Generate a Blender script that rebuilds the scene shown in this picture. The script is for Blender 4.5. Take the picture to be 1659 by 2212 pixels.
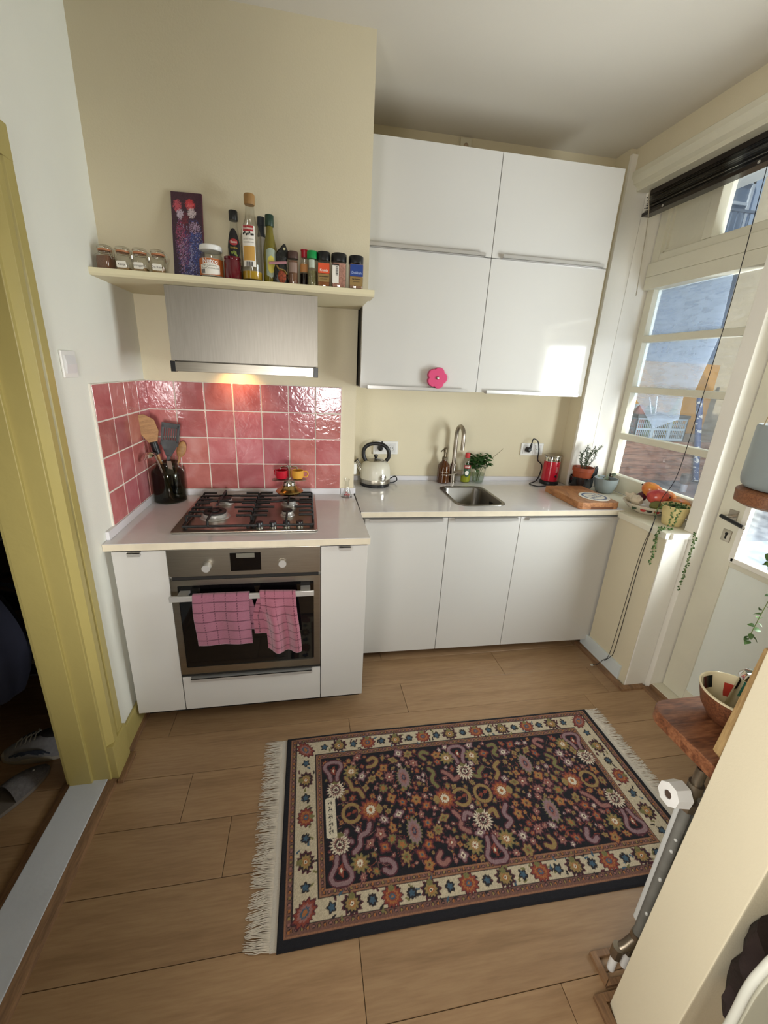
import bpy, bmesh, math, random
import numpy as np
from mathutils import Vector, Matrix, Euler
R = math.radians
for o in list(bpy.data.objects): bpy.data.objects.remove(o, do_unlink=True)
SC = bpy.context.scene
COL = SC.collection
random.seed(7)
# ------------------------------------------------------------------ camera
_yaw, _pit, _rol = 0.1821, -0.3168, 0.0474
_fw = Vector((math.sin(_yaw)*math.cos(_pit), math.cos(_yaw)*math.cos(_pit), math.sin(_pit)))
_r = Vector((math.cos(_yaw), -math.sin(_yaw), 0)); _u = _r.cross(_fw)
_r2 = math.cos(_rol)*_r + math.sin(_rol)*_u; _u2 = -math.sin(_rol)*_r + math.cos(_rol)*_u
cd = bpy.data.cameras.new('camera'); cam = bpy.data.objects.new('camera', cd); COL.objects.link(cam)
cd.sensor_fit = 'HORIZONTAL'; cd.sensor_width = 36.0; cd.lens = 874.27/1659*36.0
cd.shift_x = 15.18/1659; cd.shift_y = -18.17/1659; cd.clip_start = 0.02; cd.clip_end = 200
m = Matrix((( _r2.x, _u2.x, -_fw.x), (_r2.y, _u2.y, -_fw.y), (_r2.z, _u2.z, -_fw.z))).to_4x4()
m.translation = Vector((0.761, -2.1873, 1.5776)); cam.matrix_world = m
SC.camera = cam
# ------------------------------------------------------------------ world, sun, daylight
W = bpy.data.worlds.new('world'); SC.world = W; W.use_nodes = True
wn = W.node_tree.nodes; wl = W.node_tree.links; wn.clear()
wo = wn.new('ShaderNodeOutputWorld'); bg = wn.new('ShaderNodeBackground'); sky = wn.new('ShaderNodeTexSky')
sky.sky_type = 'HOSEK_WILKIE'; sky.turbidity = 3.0; sky.ground_albedo = 0.35
sky.sun_direction = Vector((-0.55, -0.35, 0.75)).normalized()
bg.inputs['Strength'].default_value = 1.7
wl.new(sky.outputs[0], bg.inputs[0]); wl.new(bg.outputs[0], wo.inputs[0])
def sunlamp(name, d, strength, col, ang):
    l = bpy.data.lights.new(name, 'SUN'); l.energy = strength; l.color = col; l.angle = ang
    o = bpy.data.objects.new(name, l); COL.objects.link(o)
    o.rotation_euler = Vector(d).to_track_quat('-Z', 'Y').to_euler(); o.location = (0, 0, 6); return o
sunlamp('sun', (0.55, 0.30, -0.62), 3.6, (1.0, 0.93, 0.8), R(0.6))
def area(name, loc, target, sx, sy, power, col, spread=math.pi):
    l = bpy.data.lights.new(name, 'AREA'); l.shape = 'RECTANGLE'; l.size = sx; l.size_y = sy
    l.energy = power; l.color = col
    o = bpy.data.objects.new(name, l); COL.objects.link(o); o.location = loc
    o.rotation_euler = (Vector(target)-Vector(loc)).to_track_quat('-Z', 'Y').to_euler(); l.spread = spread; return o
# daylight falling through the glazed garden door, through the window and from the far room, plus an added fill
area('daylight_door', (3.1, -1.38, 1.25), (1.2, 0.2, 1.35), 0.85, 1.2, 95, (0.97, 0.97, 0.96))
area('daylight_window', (3.5, -0.2, 2.95), (1.2, -0.3, 0.8), 1.0, 1.0, 14, (0.86, 0.94, 1.0))
area('room_fill', (0.05, -2.45, 1.4), (1.5, -2.2, 1.45), 1.0, 1.5, 34, (1.0, 0.97, 0.92), R(145))  # added fill at the blank left wall, lifts the surfaces facing left
area('daylight_far_window', (1.1, -4.9, 1.25), (0.12, 0, 1.0), 0.6, 0.7, 4.2, (1.0, 0.98, 0.95), R(32))
SC.view_settings.view_transform = 'Standard'; SC.view_settings.look = 'None'
SC.view_settings.exposure = 0.18; SC.view_settings.gamma = 1.0
SC.view_settings.use_curve_mapping = False
SC.cycles.diffuse_bounces = 8; SC.cycles.max_bounces = 16; SC.cycles.transparent_max_bounces = 24
# ------------------------------------------------------------------ materials
def lin(c):
    if isinstance(c, str):
        c = [int(c[i:i+2], 16)/255 for i in (0, 2, 4)]
    return tuple(x/12.92 if x <= .04045 else ((x+.055)/1.055)**2.4 for x in c)
def rgba(c): return (*lin(c), 1)
MATS = {}
def newmat(name):
    M = bpy.data.materials.new(name); M.use_nodes = True
    nt = M.node_tree; nt.nodes.clear()
    out = nt.nodes.new('ShaderNodeOutputMaterial'); MATS[name] = M
    return M, nt, out
def nd(nt, t, **kw):
    n = nt.nodes.new(t)
    for k, v in kw.items():
        if k.startswith('i_'): n.inputs[k[2:].replace('_', ' ')].default_value = v
        else: setattr(n, k, v)
    return n
def coords(nt, scale=(1, 1, 1), rnd=False):
    tc = nd(nt, 'ShaderNodeTexCoord'); mp = nd(nt, 'ShaderNodeMapping'); mp.inputs['Scale'].default_value = scale
    if rnd:
        oi = nd(nt, 'ShaderNodeObjectInfo'); ml = nd(nt, 'ShaderNodeMath', operation='MULTIPLY'); ml.inputs[1].default_value = 57.0
        ad = nd(nt, 'ShaderNodeVectorMath', operation='ADD')
        nt.links.new(oi.outputs['Random'], ml.inputs[0]); nt.links.new(tc.outputs['Object'], ad.inputs[0]); nt.links.new(ml.outputs[0], ad.inputs[1])
        nt.links.new(ad.outputs[0], mp.inputs['Vector'])
    else: nt.links.new(tc.outputs['Object'], mp.inputs['Vector'])
    return mp.outputs[0]
def ramp(nt, fac, stops):
    r = nd(nt, 'ShaderNodeValToRGB'); e = r.color_ramp.elements
    while len(e) < len(stops): e.new(0.5)
    for el, (p, c) in zip(e, stops): el.position = p; el.color = c if len(c) == 4 else rgba(c)
    nt.links.new(fac, r.inputs[0]); return r.outputs[0]
def P(name, col, rough=.5, metal=0, var=.04, scale=6, bump=0, bscale=60, coat=0, spec=.5, trans=0, ior=1.45, emit=None, sheen=0, rvar=0, stretch=(1, 1, 1)):
    """plain procedural surface: noise-modulated colour, optional fine bump"""
    M, nt, out = newmat(name)
    b = nd(nt, 'ShaderNodeBsdfPrincipled'); nt.links.new(b.outputs[0], out.inputs[0])
    v = coords(nt, stretch, rnd=rvar > 0)
    n = nd(nt, 'ShaderNodeTexNoise'); n.inputs['Scale'].default_value = scale; n.inputs['Detail'].default_value = 4
    nt.links.new(v, n.inputs['Vector'])
    c = lin(col); lo = tuple(max(0, x*(1-var)) for x in c)+(1,); hi = tuple(min(1, x*(1+var)) for x in c)+(1,)
    o = ramp(nt, n.outputs['Fac'], [(.3, lo), (.7, hi)])
    if rvar:
        oi = nd(nt, 'ShaderNodeObjectInfo'); hs = nd(nt, 'ShaderNodeHueSaturation')
        mr = nd(nt, 'ShaderNodeMapRange'); mr.inputs['To Min'].default_value = 1-rvar; mr.inputs['To Max'].default_value = 1+rvar
        nt.links.new(oi.outputs['Random'], mr.inputs['Value']); nt.links.new(mr.outputs[0], hs.inputs['Value']); nt.links.new(o, hs.inputs['Color']); o = hs.outputs[0]
    nt.links.new(o, b.inputs['Base Color'])
    b.inputs['Roughness'].default_value = rough; b.inputs['Metallic'].default_value = metal
    b.inputs['Coat Weight'].default_value = coat; b.inputs['Coat Roughness'].default_value = .04
    b.inputs['Specular IOR Level'].default_value = spec; b.inputs['Transmission Weight'].default_value = trans; b.inputs['IOR'].default_value = ior
    b.inputs['Sheen Weight'].default_value = sheen
    if emit: b.inputs['Emission Color'].default_value = rgba(emit[0]); b.inputs['Emission Strength'].default_value = emit[1]
    if bump:
        n2 = nd(nt, 'ShaderNodeTexNoise'); n2.inputs['Scale'].default_value = bscale; n2.inputs['Detail'].default_value = 3
        nt.links.new(v, n2.inputs['Vector'])
        bp = nd(nt, 'ShaderNodeBump'); bp.inputs['Strength'].default_value = bump; bp.inputs['Distance'].default_value = .01
        nt.links.new(n2.outputs['Fac'], bp.inputs['Height']); nt.links.new(bp.outputs[0], b.inputs['Normal'])
    return M
def glass(name, tint='ffffff', gloss=.08, dirt_haze=0, dcol='e8eef4', opac=0, rough=.02):
    """thin glass: tinted transparency, fresnel gloss, optional film of smeared dust or painted haze"""
    M, nt, out = newmat(name)
    tr = nd(nt, 'ShaderNodeBsdfTransparent'); tr.inputs[0].default_value = rgba(tint)
    gl = nd(nt, 'ShaderNodeBsdfGlossy'); gl.inputs['Roughness'].default_value = rough
    lw = nd(nt, 'ShaderNodeLayerWeight'); lw.inputs['Blend'].default_value = .5
    pw = nd(nt, 'ShaderNodeMath', operation='POWER'); pw.inputs[1].default_value = 5.0; nt.links.new(lw.outputs['Facing'], pw.inputs[0])
    fr = nd(nt, 'ShaderNodeMath', operation='MULTIPLY_ADD'); fr.inputs[1].default_value = .9; fr.inputs[2].default_value = .04; nt.links.new(pw.outputs[0], fr.inputs[0])
    mx = nd(nt, 'ShaderNodeMixShader'); nt.links.new(fr.outputs[0], mx.inputs[0]); nt.links.new(tr.outputs[0], mx.inputs[1]); nt.links.new(gl.outputs[0], mx.inputs[2])
    last = mx.outputs[0]
    if dirt_haze or opac:
        df = nd(nt, 'ShaderNodeBsdfDiffuse'); df.inputs[0].default_value = rgba(dcol)
        tl = nd(nt, 'ShaderNodeBsdfTranslucent'); tl.inputs[0].default_value = rgba(dcol)
        ds = nd(nt, 'ShaderNodeMixShader'); ds.inputs[0].default_value = .6; nt.links.new(df.outputs[0], ds.inputs[1]); nt.links.new(tl.outputs[0], ds.inputs[2])
        m2 = nd(nt, 'ShaderNodeMixShader'); nt.links.new(last, m2.inputs[1]); nt.links.new(ds.outputs[0], m2.inputs[2])
        if dirt_haze:
            v = coords(nt, (1, 2, 9)); n = nd(nt, 'ShaderNodeTexNoise'); n.inputs['Scale'].default_value = 4; n.inputs['Detail'].default_value = 6; n.inputs['Distortion'].default_value = 1.5
            nt.links.new(v, n.inputs['Vector'])
            f = ramp(nt, n.outputs['Fac'], [(.35, (opac, opac, opac, 1)), (.75, (dirt_haze, dirt_haze, dirt_haze, 1))]); nt.links.new(f, m2.inputs[0])
        else: m2.inputs[0].default_value = opac
        last = m2.outputs[0]
    nt.links.new(last, out.inputs[0]); return M
def wood(name, c1, c2, c3=None, scale=1.0, grain=(1, 9, 9), rough=.45, bump=.15, rings=6, rvar=.0, coat=0):
    M, nt, out = newmat(name)
    b = nd(nt, 'ShaderNodeBsdfPrincipled'); nt.links.new(b.outputs[0], out.inputs[0])
    v = coords(nt, tuple(g*scale for g in grain), rnd=True)
    n1 = nd(nt, 'ShaderNodeTexNoise'); n1.inputs['Scale'].default_value = 1.3; n1.inputs['Detail'].default_value = 3; n1.inputs['Distortion'].default_value = .4; nt.links.new(v, n1.inputs['Vector'])
    wv = nd(nt, 'ShaderNodeMath', operation='MULTIPLY'); wv.inputs[1].default_value = rings*6.28; nt.links.new(n1.outputs['Fac'], wv.inputs[0])
    sn = nd(nt, 'ShaderNodeMath', operation='SINE'); nt.links.new(wv.outputs[0], sn.inputs[0])
    n2 = nd(nt, 'ShaderNodeTexNoise'); n2.inputs['Scale'].default_value = 14; n2.inputs['Detail'].default_value = 5; nt.links.new(v, n2.inputs['Vector'])
    mx = nd(nt, 'ShaderNodeMath', operation='MULTIPLY_ADD'); mx.inputs[1].default_value = .16; nt.links.new(sn.outputs[0], mx.inputs[0]); nt.links.new(n2.outputs['Fac'], mx.inputs[2])
    st = [(.25, c1), (.75, c2)] if not c3 else [(.2, c1), (.5, c2), (.8, c3)]
    o = ramp(nt, mx.outputs[0], st)
    if rvar:
        oi = nd(nt, 'ShaderNodeObjectInfo'); hs = nd(nt, 'ShaderNodeHueSaturation'); mr = nd(nt, 'ShaderNodeMapRange')
        mr.inputs['To Min'].default_value = 1-rvar; mr.inputs['To Max'].default_value = 1+rvar
        nt.links.new(oi.outputs['Random'], mr.inputs['Value']); nt.links.new(mr.outputs[0], hs.inputs['Value']); nt.links.new(o, hs.inputs['Color']); o = hs.outputs[0]
    nt.links.new(o, b.inputs['Base Color']); b.inputs['Roughness'].default_value = rough; b.inputs['Coat Weight'].default_value = coat
    bp = nd(nt, 'ShaderNodeBump'); bp.inputs['Strength'].default_value = bump; bp.inputs['Distance'].default_value = .004
    nt.links.new(mx.outputs[0], bp.inputs['Height']); nt.links.new(bp.outputs[0], b.inputs['Normal'])
    return M
def tilemat(name, ca, cb, cc):
    M, nt, out = newmat(name)
    b = nd(nt, 'ShaderNodeBsdfPrincipled'); nt.links.new(b.outputs[0], out.inputs[0])
    v = coords(nt, (1, 1, 1), rnd=True)
    n = nd(nt, 'ShaderNodeTexNoise'); n.inputs['Scale'].default_value = 9; n.inputs['Detail'].default_value = 6; n.inputs['Distortion'].default_value = .8; nt.links.new(v, n.inputs['Vector'])
    o = ramp(nt, n.outputs['Fac'], [(.25, ca), (.5, cb), (.8, cc)])
    oi = nd(nt, 'ShaderNodeObjectInfo'); hs = nd(nt, 'ShaderNodeHueSaturation'); mr = nd(nt, 'ShaderNodeMapRange')
    mr.inputs['To Min'].default_value = .8; mr.inputs['To Max'].default_value = 1.15; nt.links.new(oi.outputs['Random'], mr.inputs['Value']); nt.links.new(mr.outputs[0], hs.inputs['Value'])
    mr2 = nd(nt, 'ShaderNodeMapRange'); mr2.inputs['To Min'].default_value = .49; mr2.inputs['To Max'].default_value = .515
    ml = nd(nt, 'ShaderNodeMath', operation='MULTIPLY'); ml.inputs[1].default_value = 7.31; fr = nd(nt, 'ShaderNodeMath', operation='FRACT')
    nt.links.new(oi.outputs['Random'], ml.inputs[0]); nt.links.new(ml.outputs[0], fr.inputs[0]); nt.links.new(fr.outputs[0], mr2.inputs['Value']); nt.links.new(mr2.outputs[0], hs.inputs['Hue'])
    nt.links.new(o, hs.inputs['Color']); nt.links.new(hs.outputs[0], b.inputs['Base Color'])
    b.inputs['Roughness'].default_value = .12; b.inputs['Coat Weight'].default_value = .3
    n2 = nd(nt, 'ShaderNodeTexNoise'); n2.inputs['Scale'].default_value = 34; n2.inputs['Detail'].default_value = 2; n2.inputs['Distortion'].default_value = 1; nt.links.new(v, n2.inputs['Vector'])
    bp = nd(nt, 'ShaderNodeBump'); bp.inputs['Strength'].default_value = .10; bp.inputs['Distance'].default_value = .01
    nt.links.new(n2.outputs['Fac'], bp.inputs['Height']); nt.links.new(bp.outputs[0], b.inputs['Normal']); nt.links.new(bp.outputs[0], b.inputs['Coat Normal'])
    return M
def vcol(name, rough=.9, bump=0, bscale=400, sheen=0, coat=0):
    M, nt, out = newmat(name)
    b = nd(nt, 'ShaderNodeBsdfPrincipled'); nt.links.new(b.outputs[0], out.inputs[0])
    a = nd(nt, 'ShaderNodeVertexColor', layer_name='pigment')
    n = nd(nt, 'ShaderNodeTexNoise'); n.inputs['Scale'].default_value = bscale; v = coords(nt); nt.links.new(v, n.inputs['Vector'])
    hs = nd(nt, 'ShaderNodeHueSaturation'); mr = nd(nt, 'ShaderNodeMapRange'); mr.inputs['To Min'].default_value = .8; mr.inputs['To Max'].default_value = 1.2
    nt.links.new(n.outputs['Fac'], mr.inputs['Value']); nt.links.new(mr.outputs[0], hs.inputs['Value']); nt.links.new(a.outputs[0], hs.inputs['Color'])
    nt.links.new(hs.outputs[0], b.inputs['Base Color']); b.inputs['Roughness'].default_value = rough; b.inputs['Sheen Weight'].default_value = sheen; b.inputs['Coat Weight'].default_value = coat
    if bump:
        bp = nd(nt, 'ShaderNodeBump'); bp.inputs['Strength'].default_value = bump; bp.inputs['Distance'].default_value = .004
        nt.links.new(n.outputs['Fac'], bp.inputs['Height']); nt.links.new(bp.outputs[0], b.inputs['Normal'])
    return M
WALL = P('wall_paint', 'd3c9ae', .75, var=.02, scale=3, bump=.06, bscale=180)
WALLW = P('wall_paint_pale', 'e2e2d8', .75, var=.02, scale=3, bump=.06, bscale=180)
CEIL = P('ceiling_paint', 'cbc5b9', .8, var=.02, scale=2, bump=.03, bscale=200)
TRIM = P('white_gloss_paint', 'e6e2d8', .35, var=.02, scale=5, bump=.08, bscale=35)
TRIM2 = P('cream_gloss_paint', 'd6d2bf', .4, var=.03, scale=6, bump=.1, bscale=30)
YEL = P('yellow_gloss_paint', 'ab9d60', .35, var=.05, scale=4, bump=.1, bscale=30)
LAQ = P('white_lacquer', 'c9c7c2', .08, var=.005, scale=2, coat=.15)
CARC = P('cabinet_board', 'dcd8d0', .5, var=.02)
DARK = P('dark_gap', '1a1714', .8, var=.1)
QUARTZ = P('worktop_laminate', 'd3d1d2', .12, var=.015, scale=30, coat=.25)
EDGE = P('worktop_edge', 'd6cbb4', .4, var=.06, scale=18)
ALU = P('brushed_aluminium', 'c4c2be', .35, .55, var=.05, scale=40, stretch=(1, 30, 30))
STEEL = P('brushed_steel', 'a8a296', .3, 1, var=.06, scale=9, bump=.02, bscale=60, stretch=(1, 20, 20))
HOODST = P('hood_steel', '98938a', .45, 1, var=.06, scale=10, bump=.03, bscale=90, stretch=(16, 16, 1))
CHROME = P('chrome', 'd8d6d2', .08, 1, var=.02)
NICKEL = P('satin_nickel', 'a89f92', .3, 1, var=.05, scale=20)
BRASS = P('warm_brass', 'b59a63', .25, 1, var=.08, scale=20)
IRON = P('cast_iron', '1c1a19', .55, 0, var=.15, scale=60, bump=.15, bscale=200)
BLACK = P('black_plastic', '151516', .35, var=.1, scale=20)
BLKGLASS = P('black_glass', '0a0a0b', .05, var=.1, coat=.5)
WHITEP = P('white_plastic', 'e3e2de', .35, var=.01)
GROUT = P('grout', 'd8d2c6', .8, var=.05, scale=40, bump=.1, bscale=200)
TILE = tilemat('pink_zellige', 'a05558', 'b2676a', 'c08486')
FLOORW = wood('oak_laminate', '896c4d', '967757', 'a08260', scale=1.0, grain=(.9, 9, 9), rough=.42, bump=.05, rings=2.2, rvar=.07)
MOULD = wood('oak_moulding', '6b4f37', '8a6848', scale=2, grain=(9, 1, 9), rough=.5, rings=3)
GLASSM = glass('clear_glass', 'fbfbfa')
PANE = glass('window_pane_glass', 'f2f6f8', dirt_haze=.07, opac=.03)
PANEC = glass('door_pane_glass', 'f2f6f8', dirt_haze=.08, opac=.02)
# ------------------------------------------------------------------ geometry helpers
class MB:
    """collects shapes; build() links them as ONE mesh object"""
    def __init__(s): s.v = []; s.f = []; s.bev = False
    def add(s, vs, fs):
        n = len(s.v); s.v += [tuple(v) for v in vs]; s.f += [tuple(i+n for i in f) for f in fs]; return s
    def box(s, x0, x1, y0, y1, z0, z1, bev=0, seg=2):
        if x1 < x0: x0, x1 = x1, x0
        if y1 < y0: y0, y1 = y1, y0
        if z1 < z0: z0, z1 = z1, z0
        v = [(x0, y0, z0), (x1, y0, z0), (x1, y1, z0), (x0, y1, z0), (x0, y0, z1), (x1, y0, z1), (x1, y1, z1), (x0, y1, z1)]
        f = [(3, 2, 1, 0), (4, 5, 6, 7), (0, 1, 5, 4), (1, 2, 6, 5), (2, 3, 7, 6), (3, 0, 4, 7)]
        if not bev: return s.add(v, f)
        s.bev = True; bm = bmesh.new(); bv = [bm.verts.new(p) for p in v]
        for q in f: bm.faces.new([bv[i] for i in q])
        bmesh.ops.bevel(bm, geom=list(bm.edges), offset=bev, segments=seg, affect='EDGES', profile=.5)
        bm.verts.index_update()
        s.add([p.co.copy() for p in bm.verts], [[q.index for q in fc.verts] for fc in bm.faces]); bm.free(); return s
    def ring_loft(s, rings, cap0=True, cap1=True, closed=False):
        n = len(rings[0]); vs = [p for r in rings for p in r]; fs = []
        k = len(rings)
        for a in range(k if closed else k-1):
            b = (a+1) % k
            for i in range(n):
                j = (i+1) % n; fs.append((a*n+i, a*n+j, b*n+j, b*n+i))
        if not closed:
            if cap0: fs.append(tuple(range(n-1, -1, -1)))
            if cap1: fs.append(tuple((k-1)*n+i for i in range(n)))
        return s.add(vs, fs)
    def lathe(s, prof, c=(0, 0, 0), n=24, sx=1, sy=1, cap0=True, cap1=True):
        rings = []
        for r, z in prof:
            r = max(r, 1e-5); rings.append([(c[0]+r*sx*math.cos(2*math.pi*i/n), c[1]+r*sy*math.sin(2*math.pi*i/n), c[2]+z) for i in range(n)])
        return s.ring_loft(rings, cap0, cap1)
    def tube(s, pts, r, n=8, cap=True, closed=False):
        pts = [Vector(p) for p in pts]; k = len(pts); rs = r if isinstance(r, (list, tuple)) else [r]*k
        rings = []; up = None
        for i, p in enumerate(pts):
            if closed: t = (pts[(i+1) % k]-pts[i-1])
            else: t = (pts[min(i+1, k-1)]-pts[max(i-1, 0)])
            t.normalize()
            if up is None:
                up = Vector((0, 0, 1)) if abs(t.z) < .9 else Vector((1, 0, 0))
            a = t.cross(up)
            if a.length < 1e-6: a = t.cross(Vector((0, 1, 0)))
            a.normalize(); b = a.cross(t).normalized(); up = b
            rings.append([tuple(p+rs[i]*(math.cos(2*math.pi*j/n)*a+math.sin(2*math.pi*j/n)*b)) for j in range(n)])
        return s.ring_loft(rings, cap, cap, closed)
    def cyl(s, p0, p1, r0, r1=None, n=20): return s.tube([p0, p1], [r0, r0 if r1 is None else r1], n)
    def ell(s, c, rx, ry, rz, n=16, k=10, m=None):
        rings = []
        for a in range(k+1):
            th = math.pi*a/k; r = max(math.sin(th), 1e-4); z = -math.cos(th)
            rg = [Vector((rx*r*math.cos(2*math.pi*i/n), ry*r*math.sin(2*math.pi*i/n), rz*z)) for i in range(n)]
            if m: rg = [m @ p for p in rg]
            rings.append([tuple(p+Vector(c)) for p in rg])
        return s.ring_loft(rings)
    def prism(s, poly, axis, a, b, bev=0, seg=2):
        """polygon (2-D) extruded along axis 0/1/2 from a to b"""
        def mk(p, h):
            return [(h, p[0], p[1]), (p[0], h, p[1]), (p[0], p[1], h)][axis]
        n = len(poly); v = [mk(p, a) for p in poly]+[mk(p, b) for p in poly]
        f = [tuple(range(n-1, -1, -1)), tuple(range(n, 2*n))]+[(i, (i+1) % n, n+(i+1) % n, n+i) for i in range(n)]
        if not bev: return s.add(v, f)
        s.bev = True; bm = bmesh.new(); bv = [bm.verts.new(p) for p in v]
        for q in f: bm.faces.new([bv[i] for i in q])
        bmesh.ops.recalc_face_normals(bm, faces=list(bm.faces))
        ed = [e for e in bm.edges if len(e.link_faces) == 2 and e.calc_face_angle(0) > .6]
        bmesh.ops.bevel(bm, geom=ed, offset=bev, segments=seg, affect='EDGES', profile=.5); bm.verts.index_update()
        s.add([p.co.copy() for p in bm.verts], [[q.index for q in fc.verts] for fc in bm.faces]); bm.free(); return s
    def plate_hole(s, outer, inner, z0, z1):
        for z in (z0, z1):
            bm = bmesh.new(); ed = []
            for loop in (outer, inner):
                vv = [bm.verts.new((p[0], p[1], z)) for p in loop]; ed += [bm.edges.new((vv[i], vv[(i+1) % len(vv)])) for i in range(len(vv))]
            bmesh.ops.triangle_fill(bm, use_beauty=True, use_dissolve=False, edges=ed); bm.verts.index_update()
            s.add([p.co.copy() for p in bm.verts], [[q.index for q in fc.verts] for fc in bm.faces]); bm.free()
        for loop in (outer, inner):
            n = len(loop); s.add([(p[0], p[1], z0) for p in loop]+[(p[0], p[1], z1) for p in loop], [(i, (i+1) % n, n+(i+1) % n, n+i) for i in range(n)])
        return s
    def xf(s, M, start=0):
        s.v = s.v[:start]+[tuple(M @ Vector(p)) for p in s.v[start:]]; return s
    def mesh(s, name, smooth=40):
        me = bpy.data.meshes.new(name); me.from_pydata(s.v, [], s.f)
        bm = bmesh.new(); bm.from_mesh(me); bmesh.ops.recalc_face_normals(bm, faces=list(bm.faces)); bm.to_mesh(me); bm.free()
        if smooth:
            me.polygons.foreach_set('use_smooth', [True]*len(me.polygons)); me.set_sharp_from_angle(angle=R(smooth))
        me.update(); return me
    def build(s, name, mat, parent=None, smooth=40, loc=None, rot=None):
        me = s.mesh(name, smooth); me.materials.append(mat); o = link(name, me, parent, loc, rot)
        if s.bev and smooth:
            md = o.modifiers.new('face_weighted', 'WEIGHTED_NORMAL'); md.keep_sharp = True; md.weight = 100
        return o
def link(name, me, parent=None, loc=None, rot=None):
    o = bpy.data.objects.new(name, me); COL.objects.link(o)
    if parent is not None: o.parent = parent
    if loc is not None: o.location = loc
    if rot is not None: o.rotation_euler = rot
    return o
def tag(o, label=None, cat=None, group=None, kind=None):
    if label: o['label'] = label
    if cat: o['category'] = cat
    if group: o['group'] = group
    if kind: o['kind'] = kind
    return o
def thing(name, label, cat, loc=(0, 0, 0), rz=0, group=None):
    o = bpy.data.objects.new(name, None); COL.objects.link(o); o.empty_display_size = .05
    o.location = loc; o.rotation_euler = (0, 0, rz); return tag(o, label, cat, group)
def struct(name, mb, mat, label=None, smooth=40, **k):
    o = mb.build(name, mat, smooth=smooth, **k); tag(o, label or name.replace('_', ' '), None, None, 'structure'); return o
def bez(pts, n=8):
    """Catmull-Rom through pts"""
    P_ = [Vector(p) for p in pts]; P_ = [2*P_[0]-P_[1]]+P_+[2*P_[-1]-P_[-2]]; out = []
    for i in range(1, len(P_)-2):
        a, b, c, d = P_[i-1:i+3]
        for k in range(n):
            t = k/n; out.append(.5*((2*b)+(c-a)*t+(2*a-5*b+4*c-d)*t*t+(3*b-a-3*c+d)*t**3))
    out.append(P_[-2]); return out
def rrect(x0, x1, y0, y1, r, n=6):
    out = []
    for cx, cy, a in ((x1-r, y1-r, 0), (x0+r, y1-r, 90), (x0+r, y0+r, 180), (x1-r, y0+r, 270)):
        out += [(cx+r*math.cos(R(a+90*i/n)), cy+r*math.sin(R(a+90*i/n))) for i in range(n+1)]
    return out
def text_mb(txt, size, bold=.0, extr=.0004):
    """flat lettering in the xz plane, centred, facing -y"""
    cu = bpy.data.curves.new('lettering', 'FONT'); cu.body = txt; cu.size = size; cu.align_x = 'CENTER'; cu.align_y = 'CENTER'
    cu.offset = bold; cu.resolution_u = 2
    o = bpy.data.objects.new('lettering', cu); COL.objects.link(o); bpy.context.view_layer.update()
    me = o.evaluated_get(bpy.context.evaluated_depsgraph_get()).to_mesh()
    mb = MB(); vs = [(v.co.x, -extr, v.co.y) for v in me.vertices]; mb.add(vs, [tuple(p.vertices) for p in me.polygons])
    o.evaluated_get(bpy.context.evaluated_depsgraph_get()).to_mesh_clear()
    bpy.data.objects.remove(o, do_unlink=True); bpy.data.curves.remove(cu); return mb
def wrap(mb, r, z, c=(0, 0), a0=0.0):
    """bend an xz-plane patch round a vertical cylinder of radius r, centre facing -y turned by a0"""
    mb.v = [(c[0]+r*math.sin(v[0]/r+a0)*(1-v[1]/r), c[1]-r*math.cos(v[0]/r+a0)*(1-v[1]/r), v[2]+z) for v in mb.v]; return mb
def label_patch(w, h, r, z, nx=10, c=(0, 0), a0=0, off=.0004, shape=None):
    mb = MB(); vs = []; fs = []
    for j in range(2):
        for i in range(nx+1):
            x = -w/2+w*i/nx
            hh = h/2 if not shape else h/2*shape(2*i/nx-1)
            vs.append((x, -off, (-hh if j == 0 else hh)))
    for i in range(nx): fs.append((i, i+1, nx+2+i, nx+1+i))
    mb.add(vs, fs); return wrap(mb, r, z, c, a0)
def copy_tree(o, parent=None):
    c = o.copy(); COL.objects.link(c); c.parent = parent
    for ch in list(o.children): copy_tree(ch, c)
    return c
# the sink side of the room stands about one degree out of square with the chimney wall
PIV = Vector((1.03, -.3147, 0)); SKA = -.0165; SKEW = []
def skew(o): SKEW.append(o); return o
def skew_pt(x, y, z=0):
    p = Matrix.Rotation(SKA, 4, 'Z') @ (Vector((x, y, z))-PIV)+PIV; return p
# ------------------------------------------------------------------ the room
CE = 2.75
fl = struct('floor', MB().box(-1.4, 3.2, -5.0, .5, -.06, -.004), DARK, 'oak laminate floor of wide planks')
pm = {}
rows = []; y = -.301
k = 0; rng = random.Random(3)
JO = {-.301: [1.178], -.493: [1.172-.0, 1.847], -.685: [.561, 1.842-.6], -.877: [1.244]}
yb = .275
row_joints = {0: [.62, 1.9], 1: [.45, 1.75], 2: [-.1, 1.178, 2.4], 3: [.56, 1.847], 4: [.15, 1.244, 2.35], 5: [.95, 2.2], 6: [.3, 1.6], 7: [.48, 1.75], 8: [-.1, 1.256], 9: [.9, 2.3]}
for r_ in range(26):
    ya = .275-.192*(r_+1)
    js = row_joints.get(r_, [rng.uniform(.2, .7), rng.uniform(1.4, 2.0)])
    xs = [-1.35]+[j for j in js]+[3.15]
    for a, b in zip(xs[:-1], xs[1:]):
        if b-a < .05: continue
        key = (round(a, 3), round(b, 3))
        L = b-a
        me = MB().box(-L/2+.0008, L/2-.0008, -.0952, .0952, -.006, 0, .0009, 1).mesh('plank', 0); me.materials.append(FLOORW)
        link('plank', me, fl, ((a+b)/2, ya+.096, 0))
ceil = struct('ceiling', MB().box(-1.4, 3.3, -5.0, .45, CE, CE+.1), CEIL, 'cream plaster ceiling')
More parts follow.
